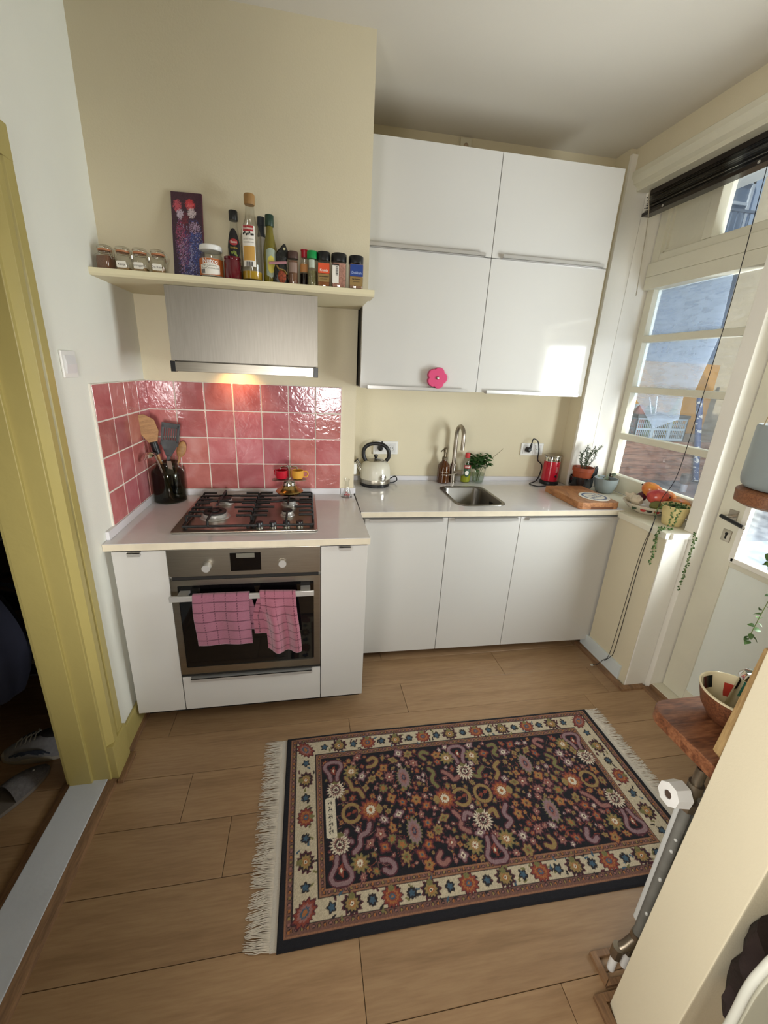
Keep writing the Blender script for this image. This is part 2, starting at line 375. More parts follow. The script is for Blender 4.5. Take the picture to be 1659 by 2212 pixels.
# chimney breast: tiled niche below, deeper breast above the shelf
wc = struct('wall_chimney', MB().box(-.14, 1.024, 0, .5, 0, 1.8598), WALL, 'cream wall of the cooking niche behind the tiles')
wcu = struct('wall_chimney_breast', MB().box(-.14, 1.03, -.28, .5, 1.8625, CE), WALL, 'cream chimney breast above the bottle shelf')
wb = skew(struct('wall_back', MB().box(.98, 2.75, .3077, .45, 0, CE), WALL, 'cream wall behind the sink'))
# left wall with the doorway
wlft = struct('wall_left', MB().box(-.14, 0, -.765, 0, 0, CE).box(-.14, 0, -1.80, -.765, 2.12, CE).box(-.14, 0, -5.0, -1.80, 0, CE), WALLW, 'pale wall with the light switch')
# right side: plastered return, lintel, low wall under the window
wr = struct('wall_right', MB().box(2.467, 2.62, .171, .42, .912, CE).box(2.50, 2.9, -1.70, .17, 2.64, CE).box(2.46, 2.80, -.655, -.345, 0, .871).box(2.497, 2.80, -.345, .17, 0, .871), WALL, 'cream wall round the window')
stub = MB().box(1.545, 2.9, -1.845, -1.70, 0, CE, .004)
stub.v = [((x+.036*z if y > -1.77 else x-.045+.055*z) if x < 2 else x, y, z) for x, y, z in stub.v]   # old wall, slightly out of plumb
ws = struct('wall_stub', stub, WALL, 'cream wall end at the near right')
struct('wall_room_right', MB().box(3.2, 3.3, -5.0, -1.845, 0, CE), WALL, 'wall of the room behind')
struct('wall_room_back', MB().box(-1.4, 3.3, -5.1, -5.0, 0, CE), WALL, 'far wall of the room behind')
# ---- tiles
tw = .1361
def tile_wall(parent, axis, cols, z_top, name='tile'):
    for ci, (a, b) in enumerate(cols):
        for r_ in range(4):
            zt = z_top-r_*tw; w = b-a-.005; h = tw-.005
            rr = random.Random(ci*17+r_*5+axis*101)
            t = .0085+rr.uniform(-.0006, .0006)
            if axis == 0: mb = MB().box(-w/2, w/2, -t, 0, -h/2, h/2, .0022, 2); loc = ((a+b)/2, 0, zt-tw/2)
            else: mb = MB().box(0, t, -w/2, w/2, -h/2, h/2, .0022, 2); loc = (0, (a+b)/2, zt-tw/2)
            o = mb.build('tile', TILE, parent, loc=loc)
            o.rotation_euler = (rr.uniform(-.007, .007), 0, rr.uniform(-.007, .007)) if axis == 0 else (0, rr.uniform(-.004, .004), rr.uniform(-.004, .004))
ZT = 1.487
cols = [(0.006, .1319)]+[(.1319+i*tw, .1319+(i+1)*tw) for i in range(6)]
tile_wall(wc, 0, cols, ZT)
MB().box(0, .949, -.0055, 0, ZT-4*tw, ZT).build('grout', GROUT, wc)
lc = []; yy = 0
for w in (.125, .1361, .1361, .1361): lc.append((yy-w, yy)); yy -= w
tile_wall(wlft, 1, lc, ZT)
MB().box(0, .0072, -.537, 0, ZT-4*tw, ZT).build('grout', GROUT, wlft)
# ---- doorway of the left wall
struct('trim_1', MB().box(-.155, 0.002, -.878, -.767, 0, 2.13, .004).box(-.14, -.06, -.889, -.87, 0, 2.12, .003), YEL, 'yellow painted door jamb of the hall doorway')
struct('trim_2', MB().prism([(0, -.765), (.018, -.765), (.018, -.80), (.012, -.806), (.012, -.816), (.022, -.822), (.022, -.846), (.0, -.868)], 2, .17, 2.13, .0015, 1).prism([(0, -.755), (.024, -.755), (.026, -.87), (0, -.87)], 2, 0, .17, .003).prism([(0, -.765), (.018, -.765), (.022, -.846), (.0, -.868)], 2, 2.05, 2.13), YEL, 'yellow moulded casing beside the light switch')
struct('baseboard_left', MB().box(0, .014, -.756, -.0, 0, .125, .004), YEL, 'yellow baseboard under the left wall')
struct('trim_3', MB().box(-.14, -.01, -2.4, -.868, -.002, .022, .004), P('threshold_paint', 'c9cdd4', .4, var=.04, scale=10, bump=.12, bscale=25), 'pale painted threshold of the hall doorway')
tm = MB().prism([(-.01, 0), (.022, 0), (.018, .012), (-.01, .02)], 1, -2.4, -.872)
tm2 = MB().prism([(-.172, 0), (-.14, 0), (-.14, .02), (-.168, .012)], 1, -2.4, -.872)
tm3 = MB().prism([(.014, 0), (.03, 0), (.026, .012), (.014, .016)], 1, -.752, -.0).box(.024, .046, -.885, -.752, 0, .014, .003)
struct('trim_4', tm, MOULD, 'worn oak strip along the threshold')
struct('trim_5', tm2, MOULD, 'oak strip on the hall side of the threshold')
struct('trim_6', tm3, MOULD, 'oak strip under the left baseboard')
# plinth strips where worktops meet the walls
struct('trim_7', MB().box(.0, .949, -.014, 0, .91, .944, .002).box(0, .014, -.60, -.014, .91, .944, .002), P('upstand', 'd5d3d6', .3, var=.01), 'white upstand along the cooker worktop')
skew(struct('trim_8', MB().box(1.035, 2.44, .294, .3077, .91, .939, .002), MATS['upstand'], 'white upstand behind the sink'))
struct('trim_12', MB().box(.951, 1.026, -.012, 0, .91, .944, .002).box(1.0242, 1.036, 0, .29, .91, .944, .002), MATS['upstand'], 'short white upstand round the niche corner')
# ---- right wall joinery
struct('trim_9', MB().box(2.467, 2.593, .150, .171, .905, 2.72, .003).box(2.597, 2.76, .155, .171, .905, 2.72, .003), TRIM, 'white painted reveal boards left of the window')
struct('trim_10', MB().prism([(2.487, 2.64), (2.487, 2.612), (2.50, 2.60), (2.505, 2.585), (2.53, 2.575), (2.53, 2.556), (2.60, 2.556), (2.60, 2.64)], 1, -1.70, .150, .002, 1), TRIM2, 'moulded head above the window')
struct('trim_11', MB().box(2.448, 2.737, -.662, -.346, .872, .905, .004).box(2.4965, 2.737, -.35, .150, .872, .905, .004), TRIM2, 'cream painted window sill')
struct('baseboard_right', MB().box(2.448, 2.462, -.615, -.29, 0, .098, .003), P('baseboard_paint', 'cfd6d6', .45, var=.02), 'pale baseboard under the window wall')
struct('trim_13', MB().box(2.459, 2.583, -.664, -.6555, 0, .872, .003).box(2.475, 2.60, -.676, -.6555, .874, .905, .004), TRIM, 'white end board of the low window wall')
struct('trim_14', MB().prism([(2.418, 0), (2.448, 0), (2.448, .016), (2.423, .01)], 1, -.67, -.28).prism([(-.69, 0), (-.664, 0), (-.664, .016), (-.686, .01)], 0, 2.42, 2.567), MOULD, 'oak strip along the window wall')
struct('trim_15', MB().prism([(2.555, 0), (2.585, 0), (2.585, .016), (2.56, .01)], 1, -1.70, -.685).box(2.585, 2.72, -1.70, -.69, 0, .03, .003), MOULD, 'oak strip before the garden door')
struct('trim_16', MB().box(2.585, 2.80, -.69, -.622, 0, 2.56, .004), TRIM, 'white post between window and garden door')
# window_1: fixed sash of four panes under a transom light
win = struct('window_1', MB().box(2.70, 2.79, -.622, .15, 2.156, 2.228, .006).box(2.705, 2.79, -.622, .15, 2.09, 2.156, .002).box(2.735, 2.79, .10, .15, .905, 2.10, .003).box(2.735, 2.79, -.622, -.525, .905, 2.10, .003).box(2.735, 2.79, -.56, .12, .905, 1.01, .004), TRIM2, 'small-paned window over the sill')
for z0, z1 in ((1.235, 1.272), (1.52, 1.557), (1.806, 1.845)):
    MB().box(2.735, 2.785, -.53, .105, z0, z1, .006).build('muntin', TRIM2, win)
for z0, z1 in ((1.008, 1.238), (1.27, 1.522), (1.555, 1.808), (1.843, 2.092)):
    MB().box(2.764, 2.768, -.528, .104, z0, z1).build('pane', PANE, win)
FILM = glass('sun_haze_film', 'f4f8ff', dirt_haze=.36, opac=.25, dcol='dbe8f8')  # sunlit haze on the dusty panes, painted as a pale film cut at the sun's edge
MB().prism([(.103, 2.09), (-.33, 2.09), (-.345, 1.80), (-.30, 1.56), (-.24, 1.52), (-.25, 1.40), (-.10, 1.33), (.10, 1.50)], 0, 2.7705, 2.7715).build('sun_haze_film', FILM, win)
MB().box(2.715, 2.79, .10, .15, 2.228, 2.56, .003).box(2.715, 2.79, -.622, .10, 2.228, 2.27, .006).box(2.715, 2.79, -.205, -.15, 2.27, 2.56, .005).box(2.715, 2.79, -.622, -.57, 2.27, 2.56, .003).build('transom_frame', TRIM2, win)
MB().box(2.75, 2.765, -.16, .11, 2.26, 2.56).build('transom_panel', TRIM2, win)
MB().prism([(.10, 2.265), (.085, 2.285), (-.135, 2.285), (-.15, 2.265)], 0, 2.735, 2.75).box(2.735, 2.75, .085, .10, 2.28, 2.56).build('bead', TRIM2, win)
MB().box(2.76, 2.764, -.575, -.2, 2.265, 2.56).build('pane', PANE, win)
# door_1: half-glazed garden door
D0, D1 = -.695, -1.60
door = struct('door_1', MB().box(2.66, 2.70, -.815, D0, .035, 2.10, .003).box(2.66, 2.70, D1, D1+.12, .035, 2.10, .003).box(2.66, 2.70, D1+.12, -.815, .035, .10, .002).box(2.66, 2.70, D1+.12, -.815, .80, .838, .002).box(2.66, 2.70, D1+.12, -.815, 1.98, 2.10, .002), TRIM2, 'half-glazed cream garden door')
MB().box(2.667, 2.693, D1+.10, -.80, .09, .81).build('panel', P('door_panel_paint', 'e0e4dc', .4, var=.015), door)
MB().box(2.645, 2.66, -.838, -.812, .83, 2.0, .004).box(2.645, 2.66, D1+.12, -.82, .828, .852, .004).build('glazing_bead', TRIM, door)
MB().box(2.678, 2.682, D1+.11, -.818, .84, 1.99).build('pane', PANEC, door)
MB().box(2.655, 2.661, -.785, -.745, 1.0, 1.055, .001).cyl((2.66, -.765, 1.028), (2.60, -.765, 1.028), .007, n=10).build('latch_plate', NICKEL, door)
MB().box(2.655, 2.661, -.785, -.745, .905, .96, .001).build('keyhole_plate', NICKEL, door)
MB().cyl((2.653, -.765, .942), (2.656, -.765, .942), .006, n=10).box(2.653, 2.656, -.768, -.762, .918, .94).build('keyhole', DARK, door)
MB().cyl((2.602, -.757, 1.028), (2.598, -.865, 1.012), .0085, n=12).build('handle_grip', BLACK, door)
MB().ell((2.598, -.868, 1.012), .009, .009, .009, 10, 6).build('handle_knob', CHROME, door)
struct('trim_17', MB().box(2.66, 2.79, -1.70, -.69, 2.10, 2.20, .003).box(2.66, 2.79, -1.70, -1.60, 0, 2.56).box(2.70, 2.715, -.705, -.69, .035, 2.1), TRIM2, 'frame of the garden door')
MB().box(2.715, 2.72, -1.61, -.68, 2.19, 2.57).build('transom_pane', PANEC, door)
struct('trim_18', MB().box(2.60, 2.79, -1.60, -.69, .0, .034, .002), TRIM2, 'cream sill of the garden door')
# ------------------------------------------------------------------ fitted kitchen
def handle_strip(parent, x0, x1, y, z, up, name='handle'):
    """thin aluminium edge pull; up=+1 sits on the top edge, -1 under the bottom edge"""
    s = up
    mb = MB().box(x0, x1, y-.020, y+.012, z, z+s*.0025, 0).box(x0, x1, y-.020, y-.0175, z-s*.014, z+s*.0025, 0)
    return mb.build(name, ALU, parent)
def base_cab(name, label, x0, x1, yf, yb, z0, z1, hx=None, group=None, body_top=None):
    c = thing(name, label, 'cabinet', ((x0+x1)/2, yf, 0), 0, group); w = (x1-x0)/2
    d = yb-yf
    MB().box(-w+.001, w-.001, .02, d, z0+.002, body_top or z1-.004).build('body', CARC, c)
    MB().box(-w, w, .09, d, 0, z0+.002).build('plinth', DARK, c)
    dr = MB().box(-w+.0015, w-.0015, 0, .018, z0, z1-.004, .0012).build('door', LAQ, c)
    if hx: handle_strip(dr, hx[0]-(x0+x1)/2, hx[1]-(x0+x1)/2, 0, z1-.004, 1)
    return c
YF, YB = -.632, -.004
base_cab('base_cabinet', 'narrow white glossy cabinet left of the oven', .022, .219, YF, YB, .091, .877, (.086, .131))
base_cab('base_cabinet', 'narrow white glossy cabinet right of the oven', .819, 1.018, YF, YB, .091, .877, (.894, .942))
c = thing('oven_cabinet', 'white drawer unit holding the built-in oven', 'cabinet', (.519, YF, 0))
MB().box(-.299, -.283, .02, .62, .093, .866).box(.283, .299, .02, .62, .093, .866).box(-.299, .299, .02, .62, .093, .11).box(-.299, .299, .02, .62, .262, .278).build('body', CARC, c)
MB().box(-.299, .299, .09, .62, 0, .093).build('plinth', DARK, c)
dr = MB().box(-.298, .298, 0, .018, .091, .266, .0012).build('drawer', LAQ, c)
handle_strip(dr, -.259, .258, 0, .266, 1)
# worktops
wk1 = MB().box(0.001, 1.025, -.64, -.001, .8805, .91, .0015)
o = wk1.build('worktop', QUARTZ); tag(o, 'short pale worktop around the gas hob', 'worktop')
MB().box(.001, 1.0255, -.6408, -.6395, .8812, .9085).build('edge_band', EDGE, o)
o = MB().plate_hole([(1.028, -.315), (2.49, -.315), (2.49, .306), (1.028, .306)], rrect(1.5685, 1.8365, -.2245, .1385, .055), .8805, .91).build('worktop', QUARTZ, smooth=30)
tag(o, 'long pale worktop with the inset sink', 'worktop'); skew(o)
MB().box(1.028, 2.4905, -.3162, -.3145, .8812, .9085).build('edge_band', EDGE, o)
skew(base_cab('base_cabinet', 'left white glossy base cabinet beside the oven block', 1.05, 1.4854, -.309, .30, .064, .877, (1.07, 1.45)))
skew(base_cab('base_cabinet', 'middle white glossy base cabinet below the sink', 1.4854, 1.888, -.309, .30, .064, .877, (1.515, 1.862), body_top=.70))
skew(base_cab('base_cabinet', 'right white glossy base cabinet next to the window wall', 1.888, 2.4878, -.309, .30, .064, .877, (1.925, 2.46)))
# wall cabinets
def wall_cab(label, x0, z0, z1, hx):
    c = thing('wall_cabinet', label, 'cabinet', (x0+.3, -.1335, z0)); h = z1-z0
    MB().box(-.299, .299, .02, .436, .002, h-.002).build('body', CARC, c)
    dr = MB().box(-.2985, .2985, 0, .018, .0015, h-.0015, .0012).build('door', LAQ, c)
    handle_strip(dr, hx[0], hx[1], 0, .0015, -1)
    skew(c); return c
U0 = 1.0237
wall_cab('lower left white wall cabinet with the pink flower', U0, 1.4933, 2.1028, (-.265, .245))
wall_cab('lower right white wall cabinet mirroring the window', U0+.6, 1.4933, 2.1028, (-.25, .265))
wall_cab('upper left white wall cabinet beside the chimney breast', U0, 2.1028, 2.5126, (-.285, .262))
wall_cab('upper right white wall cabinet nearest the window', U0+.6, 2.1028, 2.5126, (-.25, .268))
o = skew(tag(MB().box(1.0245, 1.03, -.105, .30, 1.50, 2.50).build('filler_panel', DARK), 'dark gap strip between chimney wall and wall cabinet', 'filler'))
# pink flower magnet
PINK = P('pink_rubber', 'c9416e', .5, var=.03)
fw = thing('flower_magnet', 'pink flower with grey centre on the cabinet door', 'magnet', tuple(skew_pt(1.405, -.1338, 1.557)), SKA)
pts = []
for i in range(60):
    a = 2*math.pi*i/60; r_ = .041+.0105*abs(math.cos(2.5*(a-.3)))**.6; pts.append((r_*math.sin(a), r_*math.cos(a)))
MB().prism(pts, 1, -.03, 0, .004).build('petals', PINK, fw)
MB().ell((0, -.031, 0), .0085, .007, .0085, 12, 8).build('centre', NICKEL, fw)
# ------------------------------------------------------------------ oven
ov = thing('oven', 'built-in steel oven with black glass door', 'oven', (.519, -.64, .286))
MB().box(-.278, .278, .022, .55, .0, .575).build('body', DARK, ov)
MB().box(-.2975, .2975, .0, .022, .474, .594, .002).build('control_panel', STEEL, ov)
dsp = MB().box(-.062, .058, -.002, .0, .494, .574, .0008).build('display', BLKGLASS, ov)
MB().box(-.037, .034, -.0028, -.002, .552, .572).build('display_window', P('display_grey', '6d6a60', .2), dsp)
for x, pop in ((-.150, .026), (.143, .006)):
    k_ = MB().cyl((x, 0, .523), (x, -.006, .523), .0195, n=28).build('knob_ring', STEEL, ov)
    MB().cyl((x, -.004, .521), (x, -.004-pop, .521), .0165, .0155, n=28).build('knob', ALU, k_)
fr = MB().plate_hole(rrect(-.2975, .2975, .0, .459, .001, 1), rrect(-.272, .270, .036, .434, .004, 2), 0, .022)
fr.v = [(x, z-.0, y) for x, y, z in fr.v]; fr.build('door_frame', STEEL, ov, smooth=30)
MB().box(-.28, .28, .004, .03, .03, .44).build('door_glass', BLKGLASS, ov)
MB().box(-.29, .29, .004, .03, .459, .474).build('vent_gap', DARK, ov)
MB().box(-.2975, .2975, -.003, .02, -.006, .0).build('bottom_seal', DARK, ov)
hb = MB().box(-.291, .270, -.054, -.044, .392, .416, .002).build('handle', ALU, ov)
for x in (-.245, .235): MB().box(x-.02, x+.02, -.046, .004, .40, .412, .002).build('handle_post', ALU, hb)
# inner cavity hint behind glass: rack edges
# ------------------------------------------------------------------ towels
def towel_mat(name, base, line, rough=.95):
    return vcol(name, rough, bump=.5, bscale=900, sheen=.4)
def towel(label, x0, x1, ztop, zf, zb, base, line, gx, gz, off, skewx=0, seed=0, fold=.012):
    nx, nz = 64, 120; rr = random.Random(seed); ph = [rr.uniform(0, 6) for _ in range(6)]
    bar_y, th, ftop = -.689, .010, ztop
    Lf = ztop-zf; Lb = ztop-zb; tot = Lf+Lb+.02
    vs = []; cols_ = []; bl, ll = np.array(lin(base)), np.array(lin(line))
    for j in range(nz+1):
        s = tot*j/nz
        for i in range(nx+1):
            u = i/nx; x = x0+(x1-x0)*u
            if s < Lf: z = zf+s; y = bar_y-.0095; dwn = (Lf-s)
            elif s < Lf+.02:
                a = math.pi*(s-Lf)/.02; z = ztop+.004*math.sin(a); y = bar_y-.0095*math.cos(a); dwn = 0
            else: dwn = s-Lf-.02; z = ztop-dwn; y = bar_y+.0095
            k = min(1, dwn/.12)
            side = -1 if s < Lf+.01 else .35
            if s > Lf+.02: x = x + (.03 if skewx == 0 else -.035)*k
            y += side*k*(.006*math.sin(5*u*2+ph[0]+dwn*5)+fold*.5*math.sin(11*u+ph[1])*k+.004)
            x += skewx*dwn*(1 if s < Lf else .0)+.006*math.sin(dwn*14+ph[2])*k*(1-.4*u)
            z -= .006*math.sin(u*4+ph[3])*k + (.01*(u-.5)*skewx*10 if skewx else .018*(u-.3)*k*(1 if s < Lf else 0))
            vs.append((x, y, z))
            cx, cz = u*(x1-x0)/gx+off[0], dwn/gz+off[1]
            dx = abs(cx-round(cx))*gx; dz = abs(cz-round(cz))*gz
            ln = dz < .0021 or (dx < .0018 and (dwn*90) % 1 < .62)
            c_ = ll if ln else bl*(.93+.1*rr.random())
            cols_.append((*c_, 1))
    fs = [(j*(nx+1)+i, j*(nx+1)+i+1, (j+1)*(nx+1)+i+1, (j+1)*(nx+1)+i) for j in range(nz) for i in range(nx)]
    me = bpy.data.meshes.new('kitchen_towel'); me.from_pydata(vs, [], fs)
    at = me.color_attributes.new('pigment', 'FLOAT_COLOR', 'POINT'); at.data.foreach_set('color', np.array(cols_, dtype=np.float32).ravel())
    me.polygons.foreach_set('use_smooth', [True]*len(me.polygons)); me.materials.append(TOWEL)
    o = link('kitchen_towel', me); md = o.modifiers.new('thick', 'SOLIDIFY'); md.thickness = .003; md.offset = 0
    return tag(o, label, 'towel', 'pink tea towels on the oven handle')
TOWEL = towel_mat('towel_cotton', '', '')
towel('wide dusky pink towel with bold dark checks on the oven handle', .316, .531, .704, .478, .52, '935a6c', '4c1c32', .0445, .0425, (.2, .3), 0, 1)
towel('narrow rose pink towel with fine checks on the oven handle', .572, .714, .704, .425, .50, 'a05f70', '63283a', .036, .0385, (.4, .4), .07, 5, .018)
# ------------------------------------------------------------------ gas hob
hob = thing('gas_hob', 'steel four-burner gas hob with black grates', 'hob', (.512, -.297, .91))
MB().prism(rrect(-.297, .297, -.26, .26, .012), 2, 0, .009, .003).build('plate', STEEL, hob)
for n_, (x, y, r_) in enumerate([(.355, -.373, .052), (.364, -.176, .034), (.677, -.206, .034), (.674, -.368, .026)]):
    b = MB().lathe([(r_*1.25, 0), (r_*1.2, .004), (r_, .005), (r_, .018), (r_*.92, .021)], (x-.512, y+.297, .009), 28).build('burner', ALU, hob)
    if r_ > .05: MB().lathe([(r_*.95, .021), (r_*.95, .027), (r_*.6, .028), (r_*.55, .022)], (x-.512, y+.297, .009), 28).lathe([(r_*.36, .02), (r_*.36, .03), (.001, .031)], (x-.512, y+.297, .009), 20).build('burner_cap', IRON, b)
    else: MB().lathe([(r_*.9, .021), (r_*.9, .027), (r_*.7, .029), (.001, .0295)], (x-.512, y+.297, .009), 24).build('burner_cap', IRON, b)
def bar(mb, pts, w=.0045):
    return mb.tube(pts, w*1.3, 6)
for side, (gx0, gx1) in enumerate(((-.255, .012), (.018, .278))):
    mb = MB(); y0, y1 = -.225, .205; zt = .047
    bar(mb, [(gx0, y0, .02), (gx1, y0, .02), (gx1, y1, .02), (gx0, y1, .02), (gx0, y0, .02)])
    xm = (.355-.512) if side == 0 else (.676-.512)
    for yy in (-.17, -.115, -.06, 0.0, .06, .115, .165):
        for xe, sg in ((gx0, 1), (gx1, -1)):
            ln = .062 if abs(yy+.06) > .03 and abs(yy-.115) > .03 else .085
            bar(mb, [(xe, yy, .02), (xe, yy, zt-.004), (xe+sg*.004, yy, zt), (xe+sg*ln, yy, zt)], .0042)
    for yy in (y0, y1):
        sg = 1 if yy < 0 else -1
        bar(mb, [(xm, yy, .02), (xm, yy, zt-.004), (xm, yy+sg*.004, zt), (xm, yy+sg*.085, zt)], .0042)
    bar(mb, [(gx0, .02, zt), (xm-.05, .02, zt), (xm-.03, .035, zt), (xm+.03, .035, zt), (xm+.05, .02, zt), (gx1, .02, zt)], .0042)
    bar(mb, [(xm, -.03, zt), (xm, .1, zt)], .0042)
    for xx in (gx0+.01, gx1-.01):
        for yy in (y0+.01, y1-.01): mb.cyl((xx, yy, .008), (xx, yy, .02), .006, n=8)
    mb.build('grate', IRON, hob)
for x, y in ((.563, -.494), (.619, -.493), (.676, -.491), (.732, -.489)):
    k_ = MB().lathe([(.0165, 0), (.0165, .004)], (x-.512, y+.297-.02, .009), 24).build('knob_ring', CHROME, hob)
    k2 = MB().lathe([(.0155, .004), (.0150, .022), (.0135, .024), (.001, .0242)], (x-.512, y+.297-.02, .009), 24).build('knob', BLACK, k_)
# ------------------------------------------------------------------ small espresso maker with two cups on the hob
es = thing('espresso_maker', 'tiny brass and steel espresso maker on the rear burner', 'coffee maker', (.677, -.15, .957))
MB().lathe([(.030, -.028+.028), (.058, .004), (.069, .016), (.064, .022), (.050, .026), (.040, .040), (.034, .048)], n=32).build('boiler', BRASS, es)
MB().lathe([(.033, .046), (.033, .062), (.030, .066), (.026, .074)], n=28).build('collar', CHROME, es)
MB().prism(rrect(-.085, .085, -.03, .03, .029), 2, .074, .077).build('tray', NICKEL, es)
MB().cyl((0, 0, .074), (0, 0, .148), .0085, n=14).cyl((0, 0, .148), (0, 0, .152), .012, n=14).build('column', CHROME, es)
sp = MB()
for s in (-1, 1): sp.tube(bez([(0, 0, .14), (s*.02, 0, .143), (s*.038, 0, .14), (s*.04, 0, .128)], 5), .0042, 8)
sp.build('spout', CHROME, es)
def cup(label, loc, mat, mat2, hz):
    cpt = thing('espresso_cup', label, 'cup', loc, hz)
    MB().lathe([(.014, 0), (.026, .006), (.031, .02), (.031, .047), (.0285, .047), (.0285, .02), (.022, .008), (.001, .006)], n=28).build('body', mat, cpt)
    MB().tube(bez([(.030, 0, .04), (.045, 0, .041), (.052, 0, .028), (.044, 0, .014), (.029, 0, .013)], 6), .0038, 8).build('handle', mat2, cpt)
    return cpt
REDC = P('red_glaze', 'b01c2e', .12, coat=.5, var=.03); YELC = P('ochre_glaze', 'd09a3e', .15, coat=.5, var=.04)
cup('tiny red espresso cup on the coffee maker tray', (.639, -.15, 1.0345), REDC, REDC, math.pi*.75)
cup('tiny ochre espresso cup on the coffee maker tray', (.719, -.15, 1.0345), YELC, YELC, -.1)
# glass flask
fk = thing('glass_flask', 'small clear glass flask at the worktop corner', 'flask', (.981, -.06, .91))
MB().lathe([(.030, 0), (.031, .003), (.013, .055), (.0115, .085), (.016, .102), (.0148, .102), (.0103, .085), (.0115, .055), (.028, .005), (.001, .004)], n=24).build('vessel', GLASSM, fk)
gr = MB()
for i in range(14): 
    a = random.uniform(0, 6.28); rr_ = random.uniform(0, .018); gr.ell((rr_*math.cos(a), rr_*math.sin(a), .008+random.uniform(0, .03)*(1-rr_/.02)), .003, .003, .004, 6, 4)
gr.build('red_beads', REDC, fk)
# ------------------------------------------------------------------ cooker hood under the shelf
hd = thing('cooker_hood', 'brushed steel built-in cooker hood under the shelf', 'hood', (.519, -.31, 1.537))
MB().box(-.297, .297, .0, .31, .044, .3225, .001).build('body', HOODST, hd)
MB().box(-.281, .279, -.012, .02, .002, .040, .0015).build('visor', STEEL, hd)
for x in (-.2905, .2885): MB().box(x-.0095, x+.0095, -.010, .02, .0, .042, .001).build('visor_end', BLACK, hd)
MB().box(-.29, .29, .02, .30, .012, .044).build('underside', P('hood_filter', '6f6a60', .4, .8, var=.1), hd)
LAMPM = P('lamp_lens', 'ffd9a0', .3, emit=('ffb060', 9))
for x in (-.085,): MB().lathe([(.026, 0), (.026, .006)], (x, .22, .007), 20).build('lamp', LAMPM, hd)
ll = bpy.data.lights.new('hood_lamp', 'SPOT'); ll.energy = 1.5; ll.color = (1, .55, .2); ll.spot_size = R(120); ll.spot_blend = .5; ll.shadow_soft_size = .02
lo = bpy.data.objects.new('hood_lamp', ll); COL.objects.link(lo); lo.location = (.434, -.09, 1.535); lo.rotation_euler = Vector((0, .9, -.75)).to_track_quat('-Z', 'Y').to_euler()
# shelf
shf = MB().prism([(-.395, 1.885), (-.397, 1.868), (-.388, 1.8602), (-.2805, 1.8602), (-.2805, 1.885)], 0, .0, 1.04, .0008, 1)
SHELFP = P('shelf_paint', 'dfd6b4', .5, var=.02)
o = shf.box(0, 1.03, -.282, -.002, 1.8602, 1.8622).build('wall_shelf', SHELFP); tag(o, 'cream painted shelf carrying jars and bottles', 'shelf')
# ------------------------------------------------------------------ things on the shelf (top at z = 1.885)
SZ = 1.885; SY = -.345
PAPER = P('label_paper', 'e8e4da', .7, var=.02); INK = P('ink_black', '1b1a1c', .7)
RUBBER = P('rubber_seal', 'b5764f', .5)
def clip_jar(x, fill, fmat, label, word, w=.052, y=SY, rz=0.0):
    j = thing('clip_jar', label, 'jar', (x, y, SZ), rz, 'clip-top spice jars on the shelf'); h = .055
    r0 = rrect(-w/2, w/2, -w/2, w/2, .010, 4)
    def ring(s, z): return [(p[0]*s, p[1]*s, z) for p in r0]
    def circ(r, z): 
        out = []
        for p in r0:
            a = math.atan2(p[1], p[0]); out.append((r*math.cos(a), r*math.sin(a), z))
        return out
    MB().ring_loft([ring(.94, 0), ring(1, .004), ring(1, h-.008), circ(.021, h+.002), circ(.021, h+.008), circ(.018, h+.008), circ(.018, h), ring(.88, h-.012), ring(.88, .005)]).build('vessel', GLASSM, j)
    if fill > 0: MB().ring_loft([ring(.86, .0055), ring(.86, fill*h*.7), ring(.8, fill*h)]).build('spice', fmat, j)
    MB().lathe([(.0222, h+.008), (.0226, h+.011), (.0222, h+.013)], n=24).build('seal', RUBBER, j)
    MB().lathe([(.023, h+.013), (.024, h+.016), (.0235, h+.024), (.018, h+.027), (.001, h+.0265)], n=24).build('lid', GLASSM, j)
    wr_ = MB()
    wr_.tube([(.0245*math.cos(a), .0245*math.sin(a), h+.018) for a in [2*math.pi*i/20 for i in range(20)]], .0009, 5, closed=True)
    wr_.tube([(.0215*math.cos(a), .0215*math.sin(a), h+.003) for a in [2*math.pi*i/20 for i in range(20)]], .0009, 5, closed=True)
    for s in (-1, 1): wr_.tube(bez([(.0245, s*.010, h+.018), (.032, s*.009, h+.008), (.031, s*.006, h-.012), (.027, s*.003, h-.016), (.0225, s*.010, h+.003)], 4), .0009, 5)
    wr_.build('wire_clip', CHROME, j)
    if word:
        lb = MB().prism([(-.017, .012), (-.014, .010), (.013, .010), (.017, .013), (.016, .029), (.013, .032), (-.013, .032), (-.017, .030)], 1, -w/2-.0008, -w/2-.0002).build('label', PAPER, j)
        t = text_mb(word, .011); t.v = [(x_, y_-w/2-.0009, z_+.021) for x_, y_, z_ in t.v]; t.build('writing', INK, lb)
    return j
COCOA = P('brown_powder', '7a5640', .95, var=.1, scale=40, bump=.2, bscale=200)
TURM = P('tan_powder', 'a08358', .95, var=.12, scale=40, bump=.2, bscale=200)
GRN = P('dried_herbs', '7c7850', .95, var=.3, scale=120, bump=.5, bscale=300)
clip_jar(.043, .85, COCOA, 'leftmost clip jar, full of brown powder and without label', None, .056, SY, -.35)
clip_jar(.103, .25, TURM, 'second clip jar from the left wall, with a small white label', 'Kanja', .050, SY, .0)
clip_jar(.161, .3, TURM, 'third clip jar from the left wall, labelled Oregan', 'Oregan', .052, SY, .0)
clip_jar(.223, .45, TURM, 'clip jar nearest the painting, with a wide white label', 'Du Kaas', .050, SY, .05)
